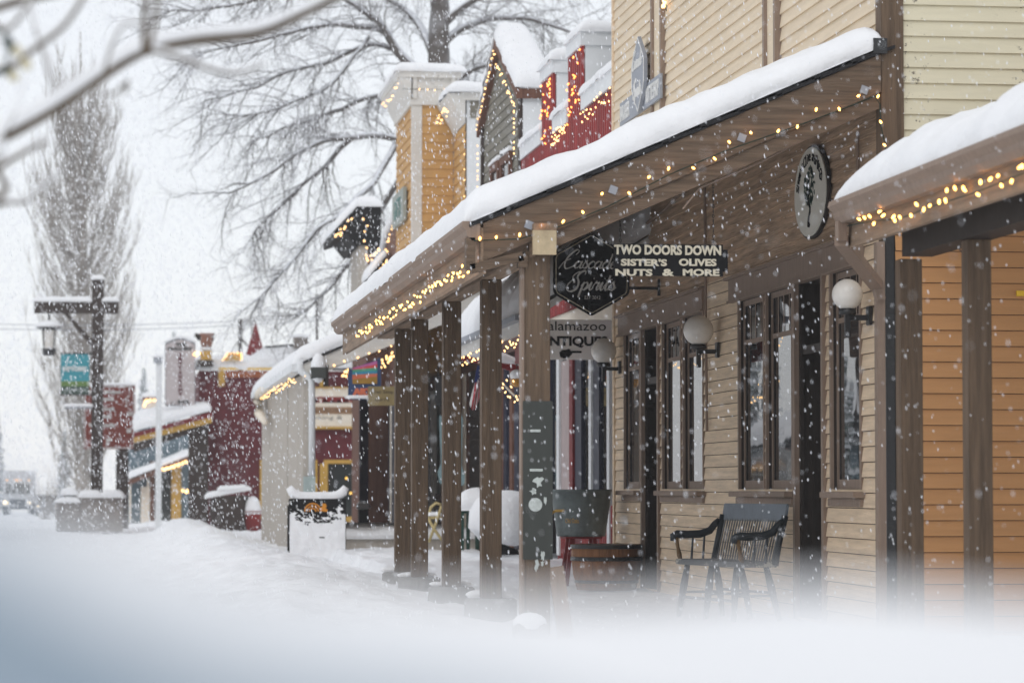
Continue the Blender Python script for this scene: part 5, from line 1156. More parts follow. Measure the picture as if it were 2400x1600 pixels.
# ================================================================== street lamp, banner, road sign, planters on the left
DL = 78.; YL8 = Yd(DL, 228)
t = thing('street_lamp', 'tall dark timber street lamp with a snowy cross beam and a hanging lantern', 'street lamp', onY(228, 1160, YL8))
boxp(216, 655, 240, 1245, YL8, .27).build('post', DARKW, t); boxp(80, 707, 278, 734, YL8 - .03, .33).build('cross_beam', DARKW, t)
MB().prism([onY(x, y, YL8 + .02) for x, y in ((150, 734), (160, 734), (220, 800), (216, 815))], (0, .15, 0)).build('brace', DARKW, t)
def snowline(x0, x1, y, Y, dy, T, par, rr=.08): a, b = onY(x0, y, Y), onY(x1, y, Y); return snow_slab((a.x, Y - .02, a.z), (b.x, Y - .02, b.z), (b.x, Y + dy, b.z), (a.x, Y + dy, a.z), T, rr, .08, x0, amp=.02).build('snow', SNOW, par, True)
snowline(79, 215, 707, YL8 - .03, .33, .14, t); snowline(241, 278, 707, YL8 - .03, .33, .13, t); snowline(214, 242, 655, YL8, .27, .12, t)
MB().tube([onY(115, 734, YL8 + .1), onY(115, 752, YL8 + .1)], .035, 6).build('hanger', BLACKM, t)
c = onY(115, 790, YL8 + .1)
lan = MB().lathe((c.x, c.y, c.z), [(.15, -.48), (.19, -.30)], 8).lathe((c.x, c.y, c.z), [(.17, .19), (.34, .24), (.30, .28), (.10, .36)], 8)
for i in range(4): a_ = R(45 + 90 * i); lan.tube([(c.x + .18 * math.cos(a_), c.y + .18 * math.sin(a_), c.z - .30), (c.x + .22 * math.cos(a_), c.y + .22 * math.sin(a_), c.z + .20)], .018, 5)
lo = lan.build('lantern', BLACKM, t); MB().lathe((c.x, c.y, c.z), [(.16, -.30), (.20, .18)], 8).build('glass', OPAL, lo)
MB().lathe((c.x, c.y, c.z), [(.36, .26), (.36, .32), (.26, .40), (.08, .44)], 14).build('snow', SNOW, lo, True)
MB().tube([onY(216, 1040 - 100, YL8 - .02), onY(152, 955, YL8 - .02)], .02, 5).build('arm', BLACKM, t) if False else None
MB().box(tuple(onY(152, 957, YL8 - .1)), (onY(216, 957, YL8).x, YL8 + .1, onY(216, 953, YL8).z)).build('lower_arm', GREYSIGN, t); snowline(150, 216, 953, YL8 - .1, .2, .09, t, .06)
t = thing('banner', 'teal banner with a green hill and white lettering hanging on the lamp post', 'banner', onY(175, 880, YL8 - .05))
boxp(143, 829, 209, 893, YL8 - .05, .012).build('cloth', TEAL, t); boxp(143, 893, 209, 905, YL8 - .05, .012).build('green_band', GREEN, t); boxp(143, 905, 209, 923, YL8 - .05, .012).build('dark_band', mat('dark_pine_cloth', (.03, .07, .05), .8), t)
MB().tube([onY(141, 828, YL8 - .05), onY(216, 828, YL8 - .05)], .02, 5).build('rod', BLACKM, t); MB().tube([onY(141, 925, YL8 - .05), onY(216, 925, YL8 - .05)], .02, 5).build('rod', BLACKM, t)
SILV = mat('white_cloth_lettering', (.62, .68, .68), .7)
stext('HISTORIC', 148, 858, 204, 870, SILV, .01, YL8 - .055, t); stext('DOWNTOWN', 150, 910, 203, 918, SILV, .0, YL8 - .055, t)
YR8 = Yd(82, 255)
t = thing('road_sign', 'brown recreation road sign with white rounded border and white place names', 'sign', onY(285, 1225, YR8))
boxp(272, 1050, 300, 1250, YR8 + .06, .28).build('post', DARKW, t)
boxp(197, 903, 316, 1052, YR8, .05).build('board', SIGNBR, t)
def rrect(x0, y0, x1, y1, r_, n=5):
    P = []
    for cx, cy, a0 in ((x1 - r_, y0 + r_, -90), (x1 - r_, y1 - r_, 0), (x0 + r_, y1 - r_, 90), (x0 + r_, y0 + r_, 180)):
        for i in range(n + 1): a_ = R(a0 + 90 * i / n); P.append((cx + r_ * math.cos(a_), cy + r_ * math.sin(a_)))
    return P
P = rrect(199, 906, 313.5, 1049, 11); MB().tube([onY(x, y, YR8 - .006) for x, y in P + P[:1]], .014, 4).build('border', LW, t)
for s_, x0, x1, y0, y1 in (('Black Ridge', 205, 283, 914, 924), ('Road', 235, 266, 930, 939), ('Three Creek', 207, 270, 953, 962), ('Park', 236, 262, 970, 980), ('11', 299, 309, 964, 974), ('Three Creek', 207, 270, 991, 1000), ('Camp', 212, 236, 1007, 1018), ('16', 297, 308, 1003, 1014)): stext(s_, x0, y0, x1, y1, LW, .012, YR8 - .006, t)
MB().prism([onY(x, y, YR8 - .006) for x, y in ((249, 1043), (249, 1027), (255, 1027), (255, 1024), (264, 1030), (255, 1036), (255, 1032), (253, 1032), (253, 1043))], (0, .004, 0)).build('arrow', LW, t)
MB().tube([onY(x, y, YR8 - .006) for x, y in ((304, 925), (295, 935), (298, 952))], .014, 4).build('mark', LW, t)
snowline(196, 316, 903, YR8, .1, .08, t, .05)
YPL = Yd(76, 200)
for i, (x0, x1, y0, y1, lab, T) in enumerate(((132, 186, 1178, 1243, 'lower stone planter at the far left, two tiers of snow on top', .13), (186, 236, 1166, 1243, 'middle stone planter with a rounded snow cap, in front of the timber lamp post', .19), (238, 288, 1166, 1243, 'right stone planter with a rounded snow cap, below the brown road sign', .19))):
    t = thing('stone_planter', lab, 'planter', onY((x0 + x1) / 2, y1, YPL), 'stone planters at the street corner')
    boxp(x0, y0 + 4, x1, y1 + 4, YPL - .0 * i, .7).build('box', STONE, t, bevel=.02); boxp(x0 - 1.5, y0, x1 + 1.5, y0 + 6, YPL - .04, .78).build('rim', STONE, t)
    snowline(x0 - 2, x1 + 2, y0, YPL - .05, .8, T, t, .14)
    if i == 0: boxp(145, 1160, 178, 1163, YPL + .1, .4).build('tray', BLACKM, t); snowline(143, 180, 1160, YPL + .1, .45, .2, t, .12)
# far pale storefronts seen under the maroon porch roof
YFz = Yd(98, 380); t = thing('shop_building', 'hazy blue grey shop with a low snowy awning seen beneath the maroon porch roof', 'building', onY(400, 1225, YFz))
boxp(300, 1000, 450, 1225, YFz, 4).build('wall', BLUEG, t)
MB().prism([onY(x, y, YFz - 1) for x, y in ((300, 1125), (445, 1068), (445, 1078), (300, 1137))], (0, 1, 0)).build('awning', BROWNR, t)
q0, q1 = onY(298, 1123, YFz - 1.05), onY(446, 1066, YFz - 1.05); snow_slab(q0, q1, q1 + Vector((0, 1, .1)), q0 + Vector((0, 1, .1)), .16, .14, .12, 6).build('snow', SNOW, t, True)
boxp(402, 1085, 424, 1225, YFz - .12, .1).build('pillar', MUSTARD, t); boxp(376, 1085, 402, 1225, YFz - .06, .05).build('glazing', GLASS_F, t); boxp(330, 1140, 352, 1225, YFz - .1, .08).build('pale_panel', CREAMP, t); boxp(352, 1080, 362, 1225, YFz - .12, .1).build('pillar', BROWNR, t)
boxp(312, 1010, 358, 1043, YFz - .2, .05).build('hoarding', WHITE_C, t)
for x_ in (303, 345): boxp(x_, 1120, x_ + 4, 1225, YFz - .3, .08).build('pillar', CREAMP, t)
light_string('soft yellow lights under the snowy awning of the hazy blue grey shop', [onY(x, y, YFz - 1.1) for x, y in ((382, 1099), (386, 1100), (390, 1097), (396, 1097), (402, 1094), (408, 1093), (415, 1090), (420, 1088), (428, 1085), (436, 1082), (440, 1150), (436, 1152), (428, 1149))], [], .04, BULB_F)
t = thing('white_pole', 'slender white pole with a snowy finial rising beside the tall pale sign', 'pole', onY(372, 1240, Yd(72, 372)))
YWp = Yd(72, 372); boxp(366, 850, 378, 1245, YWp, .13).build('shaft', WHITE_C, t); boxp(360, 838, 380, 850, YWp - .06, .25).build('finial', GREYSIGN, t); snowline(358, 382, 838, YWp - .06, .25, .09, t, .08)
YFy = Yd(125, 335); t = thing('far_building', 'faint pale building with a strip of lights far behind the road sign', 'building', onY(345, 1180, YFy))
boxp(336, 935, 372, 1190, YFy, 3).build('wall', WHITE, t); boxp(334, 930, 374, 936, YFy - .2, 3.4).build('roof', BROWNR, t); snowline(332, 376, 930, YFy - .25, 3.4, .2, t, .2)
light_string('faint lights on the far pale building', [onY(x, y, YFy - .3) for x, y in ((338, 950), (340, 943), (345, 939), (352, 938), (362, 938))], [], .05, BULB_F)

# ================================================================== vehicles in the haze
YV = Yd(205, 40); zr_ = lambda y_: y_
t = thing('truck', 'pale box truck with amber marker lights and one bright headlamp, faint in the haze', 'truck', (onY(40, 1208, YV).x, YV, gz(onY(40, 1208, YV).x, YV)))
c = t.location; TRK = mat('truck_white', (.55, .56, .58), .5, .06, 2); DKG = mat('truck_dark', (.06, .07, .08), .5)
gx = c.x; g0 = onY(40, 1208, YV).z
MB().box((gx - 1.05, YV + 1.8, g0 + .9), (gx + 1.05, YV + 8, g0 + 3.1)).build('box_body', TRK, t, bevel=.03)
MB().prism([(gx - .98, YV, g0 + .55), (gx - .98, YV, g0 + 1.25), (gx - .98, YV + .7, g0 + 1.45), (gx - .98, YV + 1.05, g0 + 2.25), (gx - .98, YV + 1.78, g0 + 2.35), (gx - .98, YV + 1.78, g0 + .55)], (1.96, 0, 0)).build('cab', TRK, t)
MB().prism([(gx - .85, YV + .70, g0 + 1.5), (gx + .85, YV + .70, g0 + 1.5), (gx + .80, YV + 1.0, g0 + 2.2), (gx - .80, YV + 1.0, g0 + 2.2)], (0, -.02, .01)).build('windscreen', GLASS_F, t)
MB().box((gx - .6, YV - .03, g0 + .65), (gx + .6, YV - .001, g0 + 1.1)).build('grille', DKG, t); MB().box((gx - 1.0, YV - .12, g0 + .4), (gx + 1.0, YV - .01, g0 + .62)).build('bumper', DKG, t)
for s in (-1, 1):
    for yy in (YV + .9, YV + 6.5):
        wv = MB(); wv.tube([(gx + s * .72, yy, g0 + .42), (gx + s * 1.0, yy, g0 + .42)], .42, 20); wv.build('wheel', BLACK, t)
    MB().ball((gx + s * .8, YV - .04, g0 + .85), .16 if s < 0 else .08, 12, 8, (1, .4, 1)).build('headlight', HEADL, t, True)
for x_ in (-.75, -.15, 0, .15, .75): MB().ball((gx + x_, YV + 1.0, g0 + 2.42), .06, 8, 5).build('marker_light', AMBERL, t)
YV2 = Yd(190, 112); t = thing('car', 'small dark car with one bright headlamp approaching to the right of the truck', 'car', onY(112, 1212, YV2)); c = t.location; g0 = c.z
MB().prism([(c.x - .85, YV2, g0 + .3), (c.x - .85, YV2, g0 + .8), (c.x - .85, YV2 + 1.1, g0 + .95), (c.x - .85, YV2 + 1.7, g0 + 1.42), (c.x - .85, YV2 + 3.2, g0 + 1.42), (c.x - .85, YV2 + 4.2, g0 + .9), (c.x - .85, YV2 + 4.2, g0 + .3)], (1.7, 0, 0)).build('body', GREYSIGN, t)
MB().prism([(c.x - .7, YV2 + 1.12, g0 + .97), (c.x + .7, YV2 + 1.12, g0 + .97), (c.x + .62, YV2 + 1.66, g0 + 1.38), (c.x - .62, YV2 + 1.66, g0 + 1.38)], (0, -.02, .01)).build('windscreen', GLASS_F, t)
for s in (-1, 1):
    for yy in (YV2 + .75, YV2 + 3.3): MB().tube([(c.x + s * .68, yy, g0 + .31), (c.x + s * .88, yy, g0 + .31)], .31, 18).build('wheel', BLACK, t)
    MB().ball((c.x + s * .62, YV2 - .01, g0 + .68), .13 if s > 0 else .06, 10, 7, (1, .4, 1)).build('headlight', HEADL, t, True)

# ================================================================== trees
BARK = snowed(mat('snowy_bark', (.13, .115, .105), .85, .25, 12, bump=.2), -.02, .4, (.80, .83, .88), .95)
BARKP = snowed(mat('hazed_bark', (.36, .33, .30), .85, .25, 10, bump=.1), .25, .5, (.72, .74, .78), .5)  # bark colour lightened to carry part of the distance haze
def limb(pts, r0, r1, out, n=5, steps=None):
    pts = [Vector(p) for p in pts]; P = []
    for i in range(len(pts) - 1):
        a, b, c, d = pts[max(i - 1, 0)], pts[i], pts[i + 1], pts[min(i + 2, len(pts) - 1)]
        for k in range(4):
            t_ = k / 4; q = .5 * ((2 * b) + (c - a) * t_ + (2 * a - 5 * b + 4 * c - d) * t_ * t_ + (3 * b - a - 3 * c + d) * t_ ** 3)
            P.append(q + Vector((noise.noise(q * 1.3), noise.noise(q * 1.3 + Vector((9, 0, 0))), noise.noise(q * 1.3 + Vector((0, 9, 0))))) * .10)
    P.append(pts[-1]); m = len(P) - 1
    rs = [r0 + (r1 - r0) * i / m for i in range(m + 1)]; out.tube(P, rs, n, False); return P, rs
def grow(out, p, d, L_, r, lvl, rn, droop, dens):
    n = 6 if lvl > 1 else 4; P = [p.copy()]; d = d.normalized()
    for i in range(n):
        d = (d + Vector((rn.uniform(-1, 1), rn.uniform(-1, 1), rn.uniform(-1, 1))) * .30 + Vector((0, 0, -droop * (1.0 if i < n * .6 else -.7)))).normalized()
        P.append(P[-1] + d * (L_ / n))
    out.tube(P, [r * (1 - .75 * i / n) for i in range(n + 1)], 4 if lvl > 1 else 3, False)
    if lvl <= 0: return
    k = max(1, int(L_ * dens[lvl]))
    for j in range(k):
        f_ = (j + rn.random()) / k; i = min(n - 1, int(f_ * n)); q = P[i].lerp(P[i + 1], f_ * n - i); ax = (P[i + 1] - P[i]).normalized()
        s = ax.orthogonal().normalized(); s.rotate(Matrix.Rotation(rn.uniform(0, 6.283), 3, ax))
        nd = ax * .8 + s * rn.uniform(.5, 1.0)
        grow(out, q, nd, L_ * rn.uniform(.28, .5), r * .52 * (1 - .4 * f_), lvl - 1, rn, droop * .9, dens)
DT = 72.
tb = thing('bare_tree', 'huge bare broad tree with snow laden spreading limbs behind the shop fronts', 'tree', onD(1035, 1200, DT))
rn = random.Random(5); tr = MB()
trunk = [onD(x, y, DT) for x, y in ((1040, 1250), (1042, 700), (1036, 300), (1030, 100), (1024, -60), (1015, -260), (1010, -520))]
limb(trunk, .42, .10, tr, 10); tr.build('trunk', BARK, tb, True)
LIM = [
 ([(1000, 190), (940, 120), (900, 70), (840, 20), (740, -40), (640, -70)], .20, -.5),
 ([(1020, 130), (970, 50), (900, -20), (800, -80)], .16, 1.5),
 ([(905, 75), (800, 60), (700, 75), (600, 95), (500, 120), (430, 150)], .12, -2.0),
 ([(930, 110), (850, 110), (760, 150), (680, 170), (580, 210), (480, 235)], .10, 1.0),
 ([(860, 90), (780, 190), (700, 230), (620, 260), (540, 280)], .09, -1.2),
 ([(970, 330), (925, 325), (830, 318), (760, 330), (690, 365), (600, 420), (520, 450)], .15, -.5),
 ([(830, 318), (760, 390), (700, 440), (630, 510), (590, 560)], .10, .8),
 ([(930, 330), (880, 420), (820, 480), (740, 540), (660, 640), (610, 700)], .12, -1.5),
 ([(960, 380), (900, 480), (860, 560), (800, 640), (740, 710), (690, 745)], .12, 1.4),
 ([(1000, 250), (930, 215), (840, 240), (760, 270), (670, 300), (590, 330)], .11, 2.2),
 ([(740, -40), (640, -10), (540, 10), (440, 25), (395, 30)], .10, .3),
 ([(800, -80), (700, -60), (600, -40), (500, -30)], .10, 2.0),
 ([(1030, 110), (1100, 60), (1200, 40), (1300, 60), (1420, 110)], .17, .8),
 ([(1035, 60), (1120, -10), (1240, -40), (1380, -60)], .15, -1.),
 ([(1040, 200), (1120, 160), (1200, 150), (1280, 190)], .11, -1.8),
 ([(1030, 20), (1060, -60), (1160, -120), (1300, -150)], .12, 1.8),
 ([(1025, 0), (980, -60), (900, -150), (800, -200)], .12, -1.8),
 ([(1040, 300), (1090, 230), (1150, 200), (1230, 230)], .10, 2.0)]
def lwidth(D): return 7000 / D
br = MB()
for k, (pl, r0, dy) in enumerate(LIM):
    m = len(pl) - 1
    pts = [onD(x, y, DT + dy * (i / m) * 1.6) for i, (x, y) in enumerate(pl)]
    P, rs = limb(pts, r0 * .72, .022, br, 6)
    tot = sum((P[i + 1] - P[i]).length for i in range(len(P) - 1)); n_ = int(tot * 6.5)
    for j in range(n_):
        f_ = (j + rn.random()) / n_; f_ = .12 + .88 * f_; idx = min(len(P) - 2, int(f_ * (len(P) - 1))); q = P[idx].lerp(P[idx + 1], rn.random()); ax = (P[idx + 1] - P[idx]).normalized()
        s = ax.orthogonal().normalized(); s.rotate(Matrix.Rotation(rn.uniform(0, 6.283), 3, ax)); s.y *= .7
        grow(br, q, ax * .9 + s * rn.uniform(.5, .95) + Vector((0, 0, -.1)), rn.uniform(.8, 2.1), .019, 2, rn, .05, {2: 5.0, 1: 8.0})
br.build('branches', BARK, tb, True)
# columnar poplar
DP = 112.; tp_ = thing('poplar_tree', 'tall columnar bare poplar full of upright twigs behind the timber lamp post', 'tree', onD(190, 1210, DP)); rn = random.Random(9)
base = onD(192, 1215, DP); top = onD(188, 75, DP); tm = MB(); tm.tube([base, base.lerp(top, .5) + Vector((.1, 0, 0)), top], [.30, .15, .02], 8, False); tm.build('trunk', BARKP, tp_, True)
pm = MB(); H = (top - base).length
for i in range(340):
    f_ = rn.random() ** .9 * .80 + .02; q = base.lerp(top, f_); a_ = rn.uniform(0, 6.283)
    prof = math.sin(math.pi * min(1, (f_ * .95 + .10))) ** .55 * (1 if f_ < .55 else 1 - .55 * (f_ - .55) / .45)
    reach = (.35 + 1.9 * prof) * rn.uniform(.45, 1.08) ; Lb = rn.uniform(2.6, 4.6) * (1 if f_ < .7 else .62)
    out_v = Vector((math.cos(a_), math.sin(a_), 0)); P = []
    for k in range(8):
        u = k / 7; P.append(q + out_v * reach * (1 - (1 - u) ** 1.8) + Vector((0, 0, Lb * (u ** 1.15))) + Vector((rn.uniform(-.05, .05), rn.uniform(-.05, .05), 0)))
    pm.tube(P, [.022 * (1 - .7 * k / 7) for k in range(8)], 3, False)
    for j in range(13):
        k = rn.randint(1, 6); ax = (P[k + 1] - P[k]).normalized(); s = Vector((rn.uniform(-1, 1), rn.uniform(-1, 1), .2)); d = ax * .9 + s * .42; L_ = rn.uniform(.5, 1.1)
        p0_ = P[k]; p1_ = p0_ + d.normalized() * L_ * .5; p2_ = p1_ + (d + Vector((0, 0, .6))).normalized() * L_ * .5; pm.tube([p0_, p1_, p2_], [.0105, .008, .004], 3, False)
pm.build('branches', BARKP, tp_, True)
# hazy evergreens
EV = snowed(mat('hazed_needles', (.16, .20, .19), .9, .3, 3), .35, .3, (.7, .73, .78), .8)  # needle colour paled to imitate fading into haze
def evergreen(px, D, top_py, label, seed, w=1.0):
    rn = random.Random(seed); b = onD(px, 1215, D); tpt = onD(px, top_py, D); H = tpt.z - b.z; t = thing('evergreen_tree', label, 'tree', b, 'evergreens fading into the haze')
    MB().tube([b, Vector((b.x, b.y, b.z + H * .98))], [.22, .02], 7).build('trunk', BARK, t, True); m = MB()
    n = int(H * 26)
    for i in range(n):
        f_ = rn.random() ** .8; z = b.z + .6 + (H - .6) * f_; r_ = (1 - f_) * H * .19 * w * rn.uniform(.55, 1.1) + .1; a_ = rn.uniform(0, 6.283); ca, sa_ = math.cos(a_), math.sin(a_)
        c0 = Vector((b.x, b.y, z + .1)); c1 = Vector((b.x + r_ * ca, b.y + r_ * sa_, z - r_ * .35)); sd = Vector((-sa_, ca, 0)) * (.12 + r_ * .16); mid = c0.lerp(c1, .6)
        m.poly([c0, mid + sd - Vector((0, 0, .1)), c1, mid - sd - Vector((0, 0, .1))]); m.poly([mid + sd * .8, mid + Vector((0, 0, -.35)) , mid - sd * .8])
    m.build('crown', EV, t)
for i, (px, D, y, lb, w) in enumerate(((-75, 200, 900, 'dark evergreen leaning into the left edge of the view', 1.2), (-8, 245, 960, 'small evergreen at the left edge', 1.1), (150, 262, 1010, 'low faint evergreen behind the poplar foot', 1.3), (405, 210, 775, 'pale evergreen top behind the tall pale sign', 1.0), (335, 240, 860, 'faint evergreen left of the white pole', 1.2), (470, 260, 880, 'very faint evergreen behind the jug ornament', 1.0))): evergreen(px, D, y, lb, 30 + i, w)

# foreground limb, out of focus
FB_ = mat('foreground_bark', (.11, .08, .05), .85, .25, 14, bump=.3)
tf = thing('street_tree', 'blurred snow covered branch reaching in from the upper left close to the camera', 'tree', (-1.7, 7.2, 0))
D0 = 7.0; trk = MB().tube([(-1.7, 7.2, -.2), (-1.72, 7.2, 1.2), (-1.66, 7.15, 2.6), (-1.8, 7.2, 5)], [.14, .12, .10, .05], 12); trk.build('trunk', FB_, tf, True)
FBR = [([(-1.66, 7.1, 1.1)], None)]
def fbr(pl, r0, r1, T, start=None, D=D0, dd=0.):
    m = len(pl) - 1; pts = ([Vector(start)] if start else []) + [onD(x, y, D + dd * i / m) for i, (x, y) in enumerate(pl)]
    o = MB(); P, rs = [], []
    raw = crom3(pts); n_ = len(raw) - 1; rs = [r0 + (r1 - r0) * i / n_ for i in range(n_ + 1)]
    b = o.tube(raw, rs, 8).build('branch', FB_, tf, True)
    if T: MB().tube([p + Vector((0, 0, r_ * .7 + T * .55)) for p, r_ in zip(raw, rs)], [max(.006, T * (1 - .6 * i / n_)) * (1 + .15 * noise.noise(p * 9)) for i, p in enumerate(raw)], 8).build('snow', SNOW, b, True)
def crom3(P, n=6):
    out = []
    for i in range(len(P) - 1):
        a, b, c, d = P[max(i - 1, 0)], P[i], P[i + 1], P[min(i + 2, len(P) - 1)]
        for k in range(n): t_ = k / n; out.append(.5 * ((2 * b) + (c - a) * t_ + (2 * a - 5 * b + 4 * c - d) * t_ * t_ + (3 * b - a - 3 * c + d) * t_ ** 3))
    out.append(P[-1]); return out
fbr([(-150, 400), (0, 325), (110, 265), (200, 205), (300, 140), (360, 115), (470, 95), (600, 80), (700, 40), (800, -10)], .017, .009, .023, (-1.64, 7.15, 1.9), dd=.5)
fbr([(350, 118), (420, 135), (500, 165), (560, 172), (620, 150)], .006, .004, .007, dd=.2)
fbr([(-120, 480), (0, 392), (60, 355), (110, 330)], .009, .005, .006, (-1.66, 7.15, 1.7))
fbr([(-120, 500), (0, 475), (60, 472), (110, 430), (140, 410)], .006, .004, .004, (-1.66, 7.15, 1.5), 7.3)
fbr([(340, 125), (338, 70), (345, -30)], .008, .006, 0); fbr([(350, 118), (362, 60), (372, -40)], .006, .005, 0)
fbr([(120, 190), (112, 150), (85, 70), (60, -30)], .006, .005, .004); fbr([(-60, 170), (20, 160), (80, 115), (150, 60), (210, -30)], .008, .006, .006, D=6.8)
fbr([(-80, 40), (60, 0), (180, -25)], .012, .008, .014); fbr([(100, 105), (115, 150), (122, 200)], .006, .003, .003); fbr([(240, 180), (260, 110), (290, 60), (330, 55)], .006, .003, .004)
fbr([(290, 220), (300, 190), (270, 218), (240, 222)], .004, .003, 0); fbr([(0, 330), (40, 250), (60, 190)], .005, .003, .003); fbr([(-40, 10), (10, 70), (60, 20), (80, -20)], .006, .005, .004, D=6.6)
t = thing('light_string', 'blurred dark green sockets with large pale bulbs on the close branch, top left', 'string lights', onD(20, 100, 6.6), 'strings of small warm lights')
MB().tube([onD(x, y, 6.6) for x, y in ((-60, 60), (10, 75), (25, 105), (10, 165), (-40, 190))], .004, 5).build('wire', WIRE, t)
for x, y in ((14, 88), (24, 104), (12, 160)): MB().tube([onD(x, y, 6.6), onD(x + 6, y + 14, 6.6)], .011, 8).build('socket', WIRE, t, True)
PB = mat('pale_bulb_glass', (.62, .57, .40), .3, .1, 10)
for x, y in ((40, 120), (62, 152), (32, 180)): MB().tube([onD(x - 8, y - 12, 6.6), onD(x, y, 6.6), onD(x + 8, y + 12, 6.6)], [.008, .014, .004], 10).build('bulb', PB, t, True)
# shrub twigs left of the lamp post
for i, (x_, y_, h_, lb) in enumerate(((-4.0, 61, 4.2, 'snowy evergreen added across the street for window reflections, the nearer one'), (-6.2, 80, 6.5, 'snowy evergreen added across the street for window reflections, the farther one'))):  # evergreens added out of view so the shop windows mirror them
    D_ = x_ * math.sin(TH) + y_ * math.cos(TH); evergreen(275 + FPX * 1.0087 * x_ / D_, D_, 1143 - (h_ - 1) * FPX / D_, lb, 50 + i, 1.2)
t = thing('bare_shrub', 'low bare shrub of thin twigs behind the stone planters', 'shrub', onD(110, 1215, 95)); rn = random.Random(3); m = MB()
for i in range(26): b = onD(110 + rn.uniform(-20, 30), 1218, 95); grow(m, b, Vector((rn.uniform(-.6, .6), rn.uniform(-.3, .3), 1)), rn.uniform(.9, 1.7), .014, 1, rn, -.02, {1: 5})
m.build('twigs', BARKP, t)
# power lines and their poles
t = thing('utility_pole', 'thin dark utility pole with a short brace behind the maroon turret', 'pole', onD(563, 1200, 105)); MB().tube([onD(563, 1200, 105), onD(563, 748, 105)], .07, 8).build('shaft', DARKW, t); MB().tube([onD(563, 790, 105), onD(582, 812, 105)], .035, 5).build('brace', DARKW, t)
a, b = onD(-400, 742, 104), onD(760, 742, 106)
t = thing('power_line', 'faint overhead power lines crossing the pale sky at mid height', 'power line', a)
for dz, sg in ((0, .3), (-.12, .35)): MB().tube([a.lerp(b, i / 20) + Vector((0, 0, dz - sg * math.sin(math.pi * i / 20))) for i in range(21)], .013, 4).build('wire', GREYSIGN, t)
t = thing('antenna_mast', 'thin dark mast rising behind the snowy porch roofs under the tree', 'mast', onD(743, 1000, 95)); MB().tube([onD(743, 1000, 95), onD(743, 690, 95)], .045, 6).build('shaft', DARKW, t)
MB().tube([onD(736, 700, 95), onD(750, 700, 95)], .03, 5).build('crossbar', DARKW, t)

# ================================================================== far side of the street (added out of view for shop windows to mirror)
for i, (y0, y1, x0, h, m, lab) in enumerate(((66, 71, -4.3, 2.0, BLUEG, 'unseen low blue grey shed added across the street to be mirrored in the shop windows'), (84, 92, -10.5, 3.0, MAROON, 'unseen maroon barn fronted shop added across the street to be mirrored in the shop windows'))):
    WD = 3.2 if i == 0 else 7
    t = thing('added_far_shop', lab, 'building', (x0, y0, -.1))
    siding(MB(), 'Y', y0, x0 - WD, x0, -.1, h, (), .2, .02).box((x0 - WD, y0 + .01, -.1), (x0, y1, h)).build('wall', m, t)
    MB().prism([(x0 + .5, y0 - .3, h), (x0 - WD / 2, y0 - .3, h + WD * .26), (x0 - WD - .5, y0 - .3, h)], (0, y1 - y0 + .6, 0)).build('roof', SHING, t)
    snow_slab((x0 + .6, y0 - .4, h + .02), (x0 + .6, y1 + .4, h + .02), (x0 - WD / 2, y1 + .4, h + WD * .26 + .05), (x0 - WD / 2, y0 - .4, h + WD * .26 + .05), .35, .3, .5, i).build('roof_snow', SNOW, t, True)
    for k in range(3):
        yy = y0 + (k + .5) * (y1 - y0) / 3; w_ = MB().box((x0 - .02, yy - 1, .8), (x0 + .05, yy + 1, 2.3)).build('window', CREAMP, t); MB().box((x0 + .051, yy - .9, .9), (x0 + .06, yy + .9, 2.2)).build('pane', GLASS_F, w_)
for i, (x, y) in enumerate(((-2.95, 50), (-3.4, 58), (-4.4, 73.5))):
    t = thing('half_barrel', ('red barrel planter heaped with snow across the street, nearest the camera', 'red barrel planter heaped with snow across the street, the middle one', 'red barrel planter heaped with snow across the street, farthest away')[i], 'barrel', (x, y, -.1), 'barrels across the street')
    MB().lathe((x, y, -.1), [(.45, 0), (.55, .5), (.5, .85)], 18).build('staves', BROWNR, t, True); MB().lathe((x, y, .7), [(.56, 0), (.5, .2), (.2, .38)], 16).build('snow', SNOW, t, True)
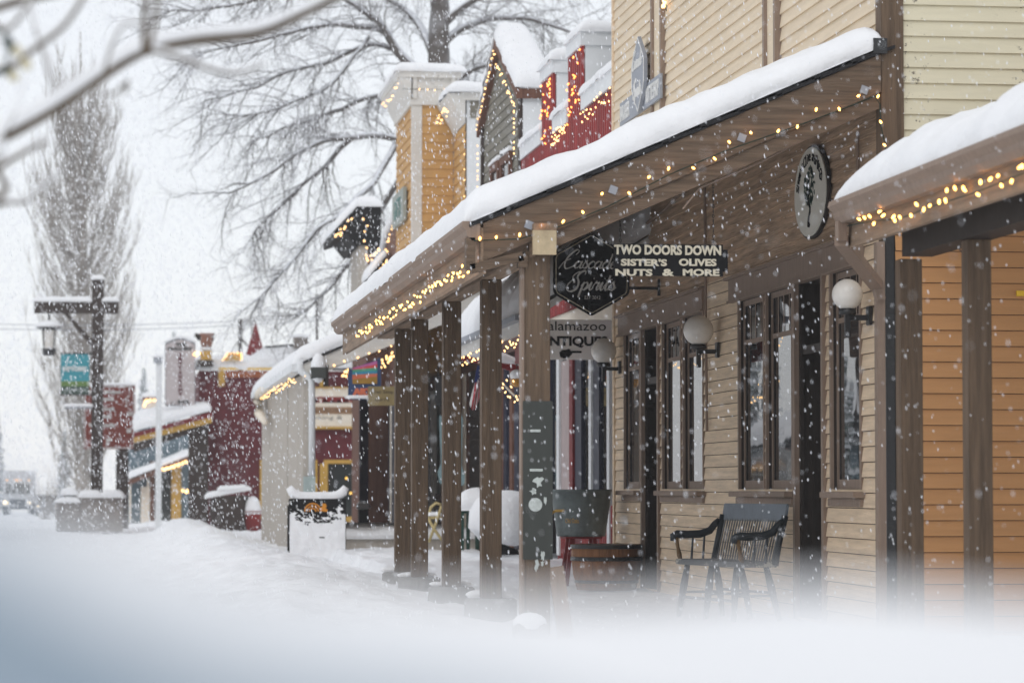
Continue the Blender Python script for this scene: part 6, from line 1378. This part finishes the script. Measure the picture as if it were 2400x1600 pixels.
# ================================================================== falling snow: clumps of flakes, one mesh
rn = random.Random(77)
def flakes():
    V, F = [], []
    def add(p, r):
        ax = Vector((-.18 + rn.uniform(-.12, .12), rn.uniform(-.1, .1), 1)).normalized() * r * rn.uniform(1.8, 3.8); s = ax.orthogonal().normalized() * r; t = ax.cross(s).normalized() * r
        k = len(V); V.extend([p + ax, p - ax, p + s, p - s * .5 + t * .87, p - s * .5 - t * .87])
        for a, b in ((2, 3), (3, 4), (4, 2)): F.append((k, k + a, k + b)); F.append((k + 1, k + b, k + a))
    for d0, d1, n, k0, k1 in ((4, 12, 450, 1.3, 2.8), (12, 25, 13000, .6, 1.9), (25, 50, 30000, .6, 1.55), (50, 85, 62000, .65, 1.4), (85, 215, 50000, 1.1, 2.1)):
        for i in range(n):
            D = (d0 ** 3 + (d1 ** 3 - d0 ** 3) * rn.random()) ** (1 / 3); px = rn.uniform(-300, 2700); py = rn.uniform(-200, 1560)
            p = onD(px, py, D)
            if p.z < gz(p.x, p.y) + .02: continue
            if p.x > 2.7 and p.y > YC and p.z < 3.1: continue
            if p.x > 4.8 and p.y > Y2n and p.z < 2.9: continue
            if p.x > XW and p.y > YC: continue
            if p.x > 3.0 and p.y > 33 and p.z < 2.6 and rn.random() < .75: continue
            add(p, D / FPX * rn.uniform(k0, k1))
    me = bpy.data.meshes.new('falling_snow'); me.from_pydata(V, [], F)
    FL = mat('flake', (.88, .90, .94), .9, .0, 5, bump=0); b = FL.node_tree.nodes['Principled BSDF']; b.inputs['Transmission Weight'].default_value = 0.0; b.inputs['Subsurface Weight'].default_value = 0
    me.materials.append(FL); o = bpy.data.objects.new('falling_snow', me); COL.objects.link(o)
    tag(o, 'countless small white snowflakes drifting through the whole street', 'snowfall', kind='stuff')
    print('flakes', len(V) // 5)
flakes()
# ================================================================== haze
hz = MB().box((-170, -25, -5), (170, 420, 22)).build('haze', bpy.data.materials.new('haze_air'))if False else None
m = bpy.data.materials.new('haze_air'); m.use_nodes = True; t_ = m.node_tree; t_.nodes.clear()
pv = t_.nodes.new('ShaderNodeVolumePrincipled'); pv.inputs['Color'].default_value = (.97, .98, 1, 1); pv.inputs['Density'].default_value = .0007
mo = t_.nodes.new('ShaderNodeOutputMaterial'); t_.links.new(pv.outputs[0], mo.inputs['Volume'])
tag(MB().box((-170, -25, -5), (170, 420, 24)).build('haze', m), 'pale snowy haze filling the air of the street', 'haze', kind='stuff')
